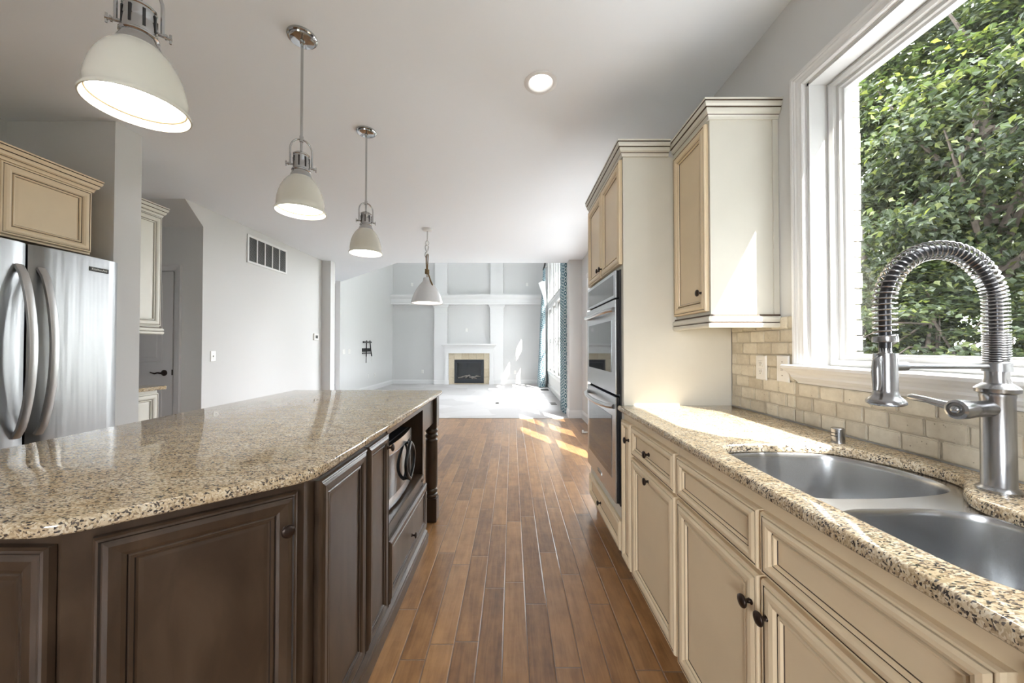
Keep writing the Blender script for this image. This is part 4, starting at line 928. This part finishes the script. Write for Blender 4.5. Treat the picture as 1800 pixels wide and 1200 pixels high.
# ------------------------------------------------------------------ fittings on the kitchen's far wall side
plate('light_switch', 'white toggle switch on the grey wall next to the hall door recess', 'switch', mL(KL), 4.06, 1.128, style='switch')
th = thing('thermostat', 'small white thermostat near the end of the grey wall', 'thermostat', (KL, 6.17, 1.40))
mb = MB().panel(6.10, 6.24, 1.345, 1.455, [(0,0.018,0),(0.004,0.024,0)], mL(KL), back=0.0005)
build('housing', mb, M['plate'], th)
build('display', MB().panel(6.135, 6.205, 1.375, 1.425, [(0,0.026,0)], mL(KL), back=0.022), M['slot'], th)
vg = thing('air_return_vent', 'white return air grille with five panes high on the grey wall', 'vent', (KL, 4.96, 2.30))
gy0, gy1, gz0, gz1 = 4.56, 5.36, 2.295, 2.655
mb = MB().panel(gy0, gy1, gz0, gz1, [(0,0.012,0),(0.006,0.014,0),(0.028,0.012,0),(0.030,0.0008,0)], mL(KL), back=0.0003)
nb = 5; wbar = 0.016; pw = (gy1-gy0-0.06-4*wbar)/nb
for i in range(1, nb):
    yb = gy0+0.03+i*pw+(i-1)*wbar; mb.box(KL+0.002, KL+0.013, yb, yb+wbar, gz0+0.03, gz1-0.03)
build('frame', mb, M['trim'], vg)
mb = MB()
for i in range(24):
    z = gz0+0.034+i*0.0122
    mb.add([(KL+0.0035,gy0+0.03,z+0.007),(KL+0.0105,gy0+0.03,z),(KL+0.0105,gy1-0.03,z),(KL+0.0035,gy1-0.03,z+0.007)], [(0,1,2,3)])
build('louvres', mb, M['grille'], vg)
build('duct_backing', MB().box(KL+0.0009, KL+0.0022, gy0+0.029, gy1-0.029, gz0+0.029, gz1-0.029), M['slot'], vg)

# ------------------------------------------------------------------ great room: wall mouldings and fireplace
PL = [(-2.54, -2.12), (-0.71, -0.29)]
PY = FAR-0.16
for i, (a, b) in enumerate(PL):
    m = MB().box(a, b, PY, FAR-0.001, 0.008, 2.60).box(a-0.012, b+0.012, PY-0.015, FAR-0.001, 2.34, 2.37)
    m.sweep([(a,FAR-0.001),(a,PY),(b,PY),(b,FAR-0.001)], [(-0.001,0),(0.015,0),(0.020,0.02),(0.030,0.05),(0.050,0.075),(0.055,0.10),(-0.001,0.10)], lambda u,v,h: (u,v,h+2.50))
    m.sweep([(a,FAR-0.001),(a,PY),(b,PY),(b,FAR-0.001)], [(-0.001,0),(0.016,0),(0.016,0.12),(0.006,0.135),(-0.001,0.135)], lambda u,v,h: (u,v,h+0.008))
    struct('trim_%d' % (3+i), m, M['trim'])
    struct('trim_%d' % (5+i), MB().box(a+0.01, b-0.01, PY+0.02, FAR-0.001, 2.931, GC-0.01).box(a-0.01, b+0.01, PY+0.005, FAR-0.001, 2.931, 3.0), M['trim'])
struct('trim_7', MB().sweep([(GL+0.001,FAR-0.2),(GR-0.001,FAR-0.2)], [(-0.199,0.0),(0.0,0.0),(0.0,0.06),(0.008,0.07),(0.008,0.17),(0.018,0.19),(0.030,0.20),(0.050,0.24),(0.062,0.28),(0.062,0.32),(-0.199,0.32)], lambda u,v,h: (u,v,h+2.61)), M['trim'])
fp = thing('fireplace_mantel', 'white fireplace mantel surround with moulded shelf on the far wall', 'fireplace mantel', (-1.395, 11.85, 0.008))
FY0 = FAR-0.24
build('frieze', MB().box(-2.19, -0.60, FY0, FAR-0.165, 1.02, 1.19), M['trim'], fp)
for nm, (a, b) in (('jamb', (-2.19, -2.06)), ('jamb', (-0.73, -0.60))):
    build(nm, MB().box(a, b, FY0, FAR-0.165, 0.008, 1.02).box(a-0.01, b+0.01, FY0-0.012, FAR-0.165, 0.008, 0.14).box(a+0.03, b-0.03, FY0-0.008, FY0, 0.18, 0.98), M['trim'], fp)
build('mantel_shelf', MB().sweep([(-2.19,FAR-0.165),(-2.19,FY0),(-0.60,FY0),(-0.60,FAR-0.165)], [(-0.02,0),(0.010,0.0),(0.014,0.02),(0.02,0.05),(0.045,0.085),(0.07,0.10),(0.075,0.115),(0.10,0.125),(0.10,0.165),(-0.02,0.165)], lambda u,v,h: (u,v,h+1.165)).box(-2.20, -0.59, FY0-0.01, FAR-0.165, 1.30, 1.33), M['trim'], fp)
# beige stone tiles around the firebox
mb = MB(); ty = FAR-0.19
def ft(a, b, c, d): mb.cbox(a+0.002, b-0.002, ty, FAR-0.14, c+0.002, d-0.002, 0.002)
xsn = [-2.06, -1.875]+[-1.875+0.24*i for i in range(1,4)]+[-0.915, -0.73]
for a, b in zip(xsn, xsn[1:]): ft(a, b, 0.81, 1.02)
for z0, z1 in ((0.008, 0.24), (0.24, 0.53), (0.53, 0.81)): ft(-2.06, -1.875, z0, z1); ft(-0.915, -0.73, z0, z1)
ft(-1.875, -0.915, 0.008, 0.05)
tag(build('tile_surround', mb, M['hearth']), 'beige stone tile surround framing the black firebox', 'tile surround')
struct('wall_chimney_breast', MB().box(-2.12, -2.06, FAR-0.165, FAR-0.001, 0.008, 1.3).box(-0.73, -0.71, FAR-0.165, FAR-0.001, 0.008, 1.3).box(-2.06, -0.73, FAR-0.165, FAR-0.001, 1.02, 1.3), M['trim'])
fi = thing('gas_fireplace', 'black gas firebox with pale logs behind glass in the mantel', 'fireplace', (-1.395, 11.9, 0.05))
a, b, c, d = -1.873, -0.917, 0.052, 0.808
build('housing', MB().sweep(rect(a, b, c, d), [(0,-0.10),(0,0.015),(-0.03,0.02),(-0.05,0.012),(-0.09,0.010),(-0.095,-0.02),(-0.095,-0.10)], lambda u,v,h: (u, FAR-0.195-h, v), closed=True).box(a+0.04, b-0.04, FAR-0.10, FAR-0.09, c+0.04, d-0.04).box(a+0.09, b-0.09, FAR-0.235, FAR-0.20, d-0.105, d-0.08).box(a+0.06, b-0.06, FAR-0.215, FAR-0.19, c+0.03, c+0.13), M['firebox'], fi)
build('glass_front', MB().box(a+0.09, b-0.09, FAR-0.196, FAR-0.193, c+0.13, d-0.105), M['pane'], fi)
random.seed(2)
for k in range(5):
    x = -1.64+0.12*k; q = random.uniform(-0.06, 0.06)
    build('log', MB().tube([(x-0.12,FAR-0.15,c+0.16+0.03*(k%2)),(x,FAR-0.145+0.01*(k%2),c+0.19+0.03*(k%3)),(x+0.13,FAR-0.15,c+0.17+q)], [0.022,0.028,0.02], 10), M['log'], fi, smooth=True)
for nm, u, v, lb in (('electrical_outlet', -2.96, 0.41, 'white outlet low on the far wall beyond the fireplace mantel, away from the windows'), ('electrical_outlet', 0.10, 0.39, 'white outlet low on the far wall between fireplace and curtains')):
    plate(nm, lb, 'outlet', mF(FAR), u, v)
for u, v, lb in ((-3.32, 3.29, 'white wall plate above the ledge, beside the rope pendant'), (0.50, 3.29, 'white wall plate above the ledge near the teal curtains'), (-1.50, 1.785, 'white wall plate in the panel above the mantel shelf')):
    plate('wall_plate', lb, 'wall plate', mF(FAR), u, v, style='blank')
for yy, lb in ((8.55, 'white rocker plate at the hall end of the great room wall'), (8.83, 'white rocker plate between the hall end plate and the screen bracket')):
    r = plate('light_switch', lb, 'switch', mL(GL), yy, 1.115, w=0.12, style='blank')
    for du in (-0.026, 0.026): build('rocker', MB().panel(yy+du-0.016, yy+du+0.016, 1.082, 1.148, [(0,0.0075,0),(0.003,0.009,0)], mL(GL), back=0.004), M['plate'], r)
for yy, lb in ((10.0, 'white cable plate low on the wall under the screen bracket'), (10.48, 'white outlet low on the wall past the screen bracket')):
    plate('electrical_outlet', lb, 'outlet', mL(GL), yy, 0.42)
# empty screen bracket
tb = thing('screen_bracket', 'empty black wall bracket with two arms and hanging pull cords', 'wall bracket', (GL, 9.85, 0.9))
build('wall_rail', MB().box(GL+0.001, GL+0.03, 9.58, 10.12, 1.10, 1.19).box(GL+0.001, GL+0.03, 9.58, 10.12, 1.045, 1.07).box(GL+0.03, GL+0.04, 9.64, 9.70, 1.10, 1.18).box(GL+0.03, GL+0.04, 9.98, 10.04, 1.10, 1.18), M['black'], tb)
build('top_bar', MB().tube([(GL+0.05,9.56,1.355),(GL+0.05,10.08,1.355)], 0.022, 10), M['black'], tb, smooth=True)
for y0, y1 in ((9.76, 9.72), (9.99, 10.10)):
    build('arm', MB().tube([(GL+0.05,y0,1.40),(GL+0.055,(y0+y1)/2,1.15),(GL+0.06,y1,0.97)], 0.016, 8), M['black'], tb, smooth=True)
build('pull_cord', MB().tube([(GL+0.06,9.72,0.98),(GL+0.06,9.715,0.80)], 0.010, 8), M['black'], tb, smooth=True)
build('pull_cord', MB().tube([(GL+0.06,10.10,0.98),(GL+0.06,10.06,0.82)], 0.008, 8), M['plate'], tb, smooth=True)

# floor registers in the carpet
def register(x, y, w, d, label):
    r = thing('floor_register', label, 'floor vent', (x, y, 0.008))
    build('frame', MB().cbox(x-w/2, x+w/2, y-d/2, y+d/2, 0.0085, 0.016, 0.002), M['bronze'], r)
    m = MB()
    for k in range(6): m.box(x-w/2+0.02, x+w/2-0.02, y-d/2+0.02+k*(d-0.04)/6, y-d/2+0.02+(k+0.55)*(d-0.04)/6, 0.0155, 0.0168)
    build('grille', m, M['black'], r)
register(0.93, 10.35, 0.22, 0.30, 'brown floor register on the carpet below the far end of the tall windows')
register(0.89, 7.85, 0.12, 0.30, 'brown floor register on the carpet beside the full length curtain panel')
register(-0.32, 7.92, 0.07, 0.12, 'small dark floor box cover alone in the middle of the carpet')
o = build('door_stop', MB().tube([(1.02,5.22,0.012),(1.10,5.22,0.012),(1.17,5.24,0.012)], 0.010, 8).lathe([(0.0,0),(0.022,0),(0.022,0.02),(0.0,0.02)], (1.02,5.22,0.0225), (-1,0,0), 14), M['plate'], smooth=True)
tag(o, 'small white door stop lying on the dark floor under the breakfast windows', 'door stop')

# ------------------------------------------------------------------ curtains
def curtain(name, label, rows, folds, amp, n=90):
    """rows: (z, y0, y1, x centre, amplitude scale); cloth with thickness, fabric uv in metres"""
    r = thing(name, label, 'curtain', (rows[0][3], (rows[0][1]+rows[0][2])/2, rows[0][0]))
    me_v = []; fs = []; uv = []
    for (z, y0, y1, x, s) in rows:
        for i in range(n+1):
            t = i/n; me_v.append((x+amp*s*math.cos(t*folds*2*PI+0.25*math.sin(z*1.3)), y0+(y1-y0)*t+0.012*math.cos(t*folds*4*PI), z)); uv.append((t*1.5, z))
    for j in range(len(rows)-1):
        for i in range(n): fs.append((j*(n+1)+i, j*(n+1)+i+1, (j+1)*(n+1)+i+1, (j+1)*(n+1)+i))
    m = MB(); m.add(me_v, fs)
    o = build('panel', m, [M['curtain'], M['lining']], r, smooth=True, angle=80)
    ul = o.data.uv_layers.new(name='fabric')
    for lp in o.data.loops: ul.data[lp.index].uv = uv[lp.vertex_index]
    sd = o.modifiers.new('thickness', 'SOLIDIFY'); sd.thickness = 0.004
    return r
zr = [0.02, 0.5, 1.0, 1.6, 2.2, 2.8, 3.4, 4.0, 4.6, 4.9]
c1 = curtain('curtain', 'full length teal lattice curtain panel hanging straight against the pier', [(z, 6.60, 7.12, 0.988-0.006*math.sin(z), 1.0) for z in zr], 4.0, 0.050)
c2 = curtain('curtain', 'teal lattice curtain slipped off its rod with white lining showing, by the far wall',
    [(0.02,10.90,11.70,0.90,1.3),(0.5,10.92,11.68,0.915,1.2),(1.2,10.95,11.62,0.93,1.0),(2.0,10.98,11.5,0.945,0.85),(2.6,11.0,11.40,0.96,0.7),(3.0,11.02,11.36,0.975,0.55),(3.3,11.05,11.33,0.985,0.45),(3.62,11.08,11.30,0.99,0.35)], 5, 0.075)
fl_ = build('lining_flap', MB().add([(0.80,11.02,3.16),(0.90,10.96,3.22),(1.0,10.93,3.2),(1.03,10.92,2.6),(1.03,10.92,2.45),(0.90,10.95,2.85),(0.80,11.02,3.16)][:6], [(0,1,2,5),(2,3,4,5)]), M['lining'], c2)
sd = fl_.modifiers.new('thickness', 'SOLIDIFY'); sd.thickness = 0.004
rd = thing('curtain_rod_bracket', 'black curtain rod bracket sticking up from the slipped curtain', 'curtain rod', (1.0, 11.15, 3.6))
build('rod', MB().tube([(0.96,11.12,3.58),(1.0,11.14,3.70),(1.07,11.16,4.1)], 0.028, 10), M['black'], rd, smooth=True)
build('bracket_arm', MB().tube([(1.0,11.16,3.68),(GR-0.001,11.16,3.72)], 0.012, 8), M['plate'], rd, smooth=True)
cr = thing('curtain_rod', 'black curtain rod above the tall windows carrying the straight curtain', 'curtain rod', (1.0, 7.0, 4.93))
build('rod', MB().tube([(0.99,6.66,4.93),(0.99,11.0,4.93)], 0.018, 10), M['black'], cr, smooth=True)
build('bracket_arm', MB().tube([(0.99,6.75,4.93),(GR-0.001,6.75,4.93)], 0.012, 8).tube([(0.99,9.1,4.93),(GR-0.001,9.1,4.93)], 0.012, 8), M['black'], cr, smooth=True)

# ------------------------------------------------------------------ outside: lawn and trees
struct('floor_bounce_slab', MB().box(1.5, 5.6, -9.0, 14.0, -0.499, -0.35).box(-8.0, 1.5, -9.0, -3.6, -0.499, -0.2), M['bounce_slab'])  # unseen pale slab, added to bounce sunlight up to the ceiling
struct('ground', MB().box(1.5, 60, -30, 70, -0.9, -0.5).box(-30, 1.5, -40, -3.6, -0.9, -0.5).box(-30, 1.5, 12.6, 70, -0.9, -0.5), M['lawn'])
def leaves(rng, C, R, n, ncl, size, flat=0.45, shell=0.55):
    """leaf sprays clustered through an ellipsoid crown -> vertices, faces"""
    d = rng.normal(size=(ncl,3)); d /= np.linalg.norm(d, axis=1)[:,None]
    rad = shell+(1-shell)*rng.random(ncl)**0.6
    cc = np.array(C)+d*rad[:,None]*np.array(R)
    k = rng.integers(0, ncl, n); cr_ = (0.28+0.35*rng.random(ncl))*min(R)*0.42
    p = cc[k]+rng.normal(size=(n,3))*np.stack([cr_, cr_, cr_*flat], 1)[k]*0.75
    out = d[k]
    a = rng.random(n)*2*np.pi
    yv = np.stack([np.cos(a), np.sin(a), -0.25-0.5*rng.random(n)], 1)+0.5*out; yv /= np.linalg.norm(yv, axis=1)[:,None]
    up = np.array([0,0,1.0])+0.55*rng.normal(size=(n,3)); xv = np.cross(yv, up); xv /= np.linalg.norm(xv, axis=1)[:,None]; zv = np.cross(xv, yv)
    L = (size*(0.65+0.7*rng.random(n)))[:,None]
    prof_ = [(0,0,0),(-0.20,0.16,0.05),(-0.40,0.42,0.06),(-0.16,0.62,0.02),(0,1,-0.12),(0.16,0.62,0.02),(0.40,0.42,0.06),(0.20,0.16,0.05)]
    V_ = np.stack([p+xv*L*x+yv*L*y+zv*L*z for x,y,z in prof_], 1).reshape(-1,3)
    b = np.arange(n)*8
    F = np.concatenate([np.stack([b, b+4, b+3, b+2], 1), np.stack([b, b+6, b+5, b+4], 1)], 0)
    F2 = np.concatenate([np.stack([b, b+2, b+1], 1), np.stack([b, b+7, b+6], 1)], 0)
    return V_, F, F2
def tree(name, label, x, y, C, R, n, ncl, size, seed, mat, shell=0.5, trunk=0.16, cat='tree', group=None):
    rng = np.random.default_rng(seed); g = Vector((x, y, -0.5)); r = thing(name, label, cat, g, group)
    V_, F, F2 = leaves(rng, C, R, n, ncl, size, shell=shell)
    me = bpy.data.meshes.new('foliage'); V_ = V_-np.array(g)
    me.from_pydata(V_.tolist(), [], F.tolist()+F2.tolist()); me.materials.append(mat)
    o = bpy.data.objects.new('foliage', me); COL.objects.link(o); o.parent = r
    m = MB(); top = Vector((C[0], C[1], C[2]+R[2]*0.5))
    tp = [g, g.lerp(top, 0.3)+Vector((0.1,0.05,0)), g.lerp(top, 0.6)+Vector((-0.08,0.1,0)), top]
    m.tube(tp, [trunk, trunk*0.85, trunk*0.6, trunk*0.2], 10)
    for k in range(16):
        d = rng.normal(size=3); d /= np.linalg.norm(d); e = Vector(C)+Vector([d[i]*R[i]*0.85 for i in range(3)])
        s = g.lerp(top, 0.35+0.6*rng.random()); mid = s.lerp(e, 0.5)+Vector((0,0,0.15))
        m.tube([s, mid, e], [trunk*0.35, trunk*0.2, trunk*0.06], 6)
    build('trunk', m, M['bark'], r, smooth=True)
    return r
tree('broadleaf_tree', 'broad green tree filling the upper part of the view through the kitchen window', 7.9, 5.9, (7.8,5.9,4.7), (2.1,1.7,2.9), 36000, 170, 0.105, 1, M['leaf'])
tree('broadleaf_tree', 'green tree by the white brick edge in the view through the kitchen window', 7.3, 7.3, (7.3,7.3,3.9), (1.9,1.5,3.3), 26000, 130, 0.105, 2, M['leaf'])
tree('broadleaf_tree', 'tall dark tree standing behind the other trees outside the window', 12.0, 10.2, (12.0,10.2,6.0), (4.6,3.0,5.2), 16000, 150, 0.20, 3, M['leaf2'], trunk=0.26)
tree('leafy_shrub', 'leafy shrub under the trees, low in the window view', 6.6, 5.6, (6.6,5.7,1.1), (1.3,1.0,1.5), 15000, 80, 0.095, 4, M['leaf'], shell=0.3, trunk=0.06, cat='shrub')
tree('leafy_shrub', 'darker leafy shrub low beside the white brick edge in the window view', 6.6, 6.8, (6.6,6.8,1.0), (1.3,1.0,1.6), 13000, 80, 0.09, 5, M['leaf2'], shell=0.3, trunk=0.06, cat='shrub')
tree('broadleaf_tree', 'dark leaning tree with a thick branch at the top corner of the window view', 8.2, 5.2, (8.8,5.6,6.2), (1.9,1.6,2.0), 11000, 70, 0.12, 6, M['leaf2'], trunk=0.22)
# one mass of unseen foliage, added to block sky light at the kitchen window
rng = np.random.default_rng(20); VV, FF, o_ = [], [], 0
for (x, y, zc_, rz_) in ((10.0, 0.2, 5.0, 5.6), (7.9, -5.2, 4.0, 4.8), (5.0, -9.8, 4.4, 5.2), (9.0, -9.5, 5.4, 6.0), (2.6, -13.0, 5.0, 5.6)):
    V_, F, F2 = leaves(rng, (x, y, zc_), (2.7, 2.8, rz_), 8000, 150, 0.36, shell=0.5)
    VV += V_.tolist(); FF += (F+o_).tolist()+(F2+o_).tolist(); o_ += len(V_)
me = bpy.data.meshes.new('sky_block_foliage'); me.from_pydata(VV, [], FF); me.materials.append(M['leaf2'])
o = bpy.data.objects.new('sky_block_foliage', me); COL.objects.link(o)
tag(o, 'mass of added foliage outside, unseen, blocking sky light from the kitchen window', 'foliage', kind='stuff')
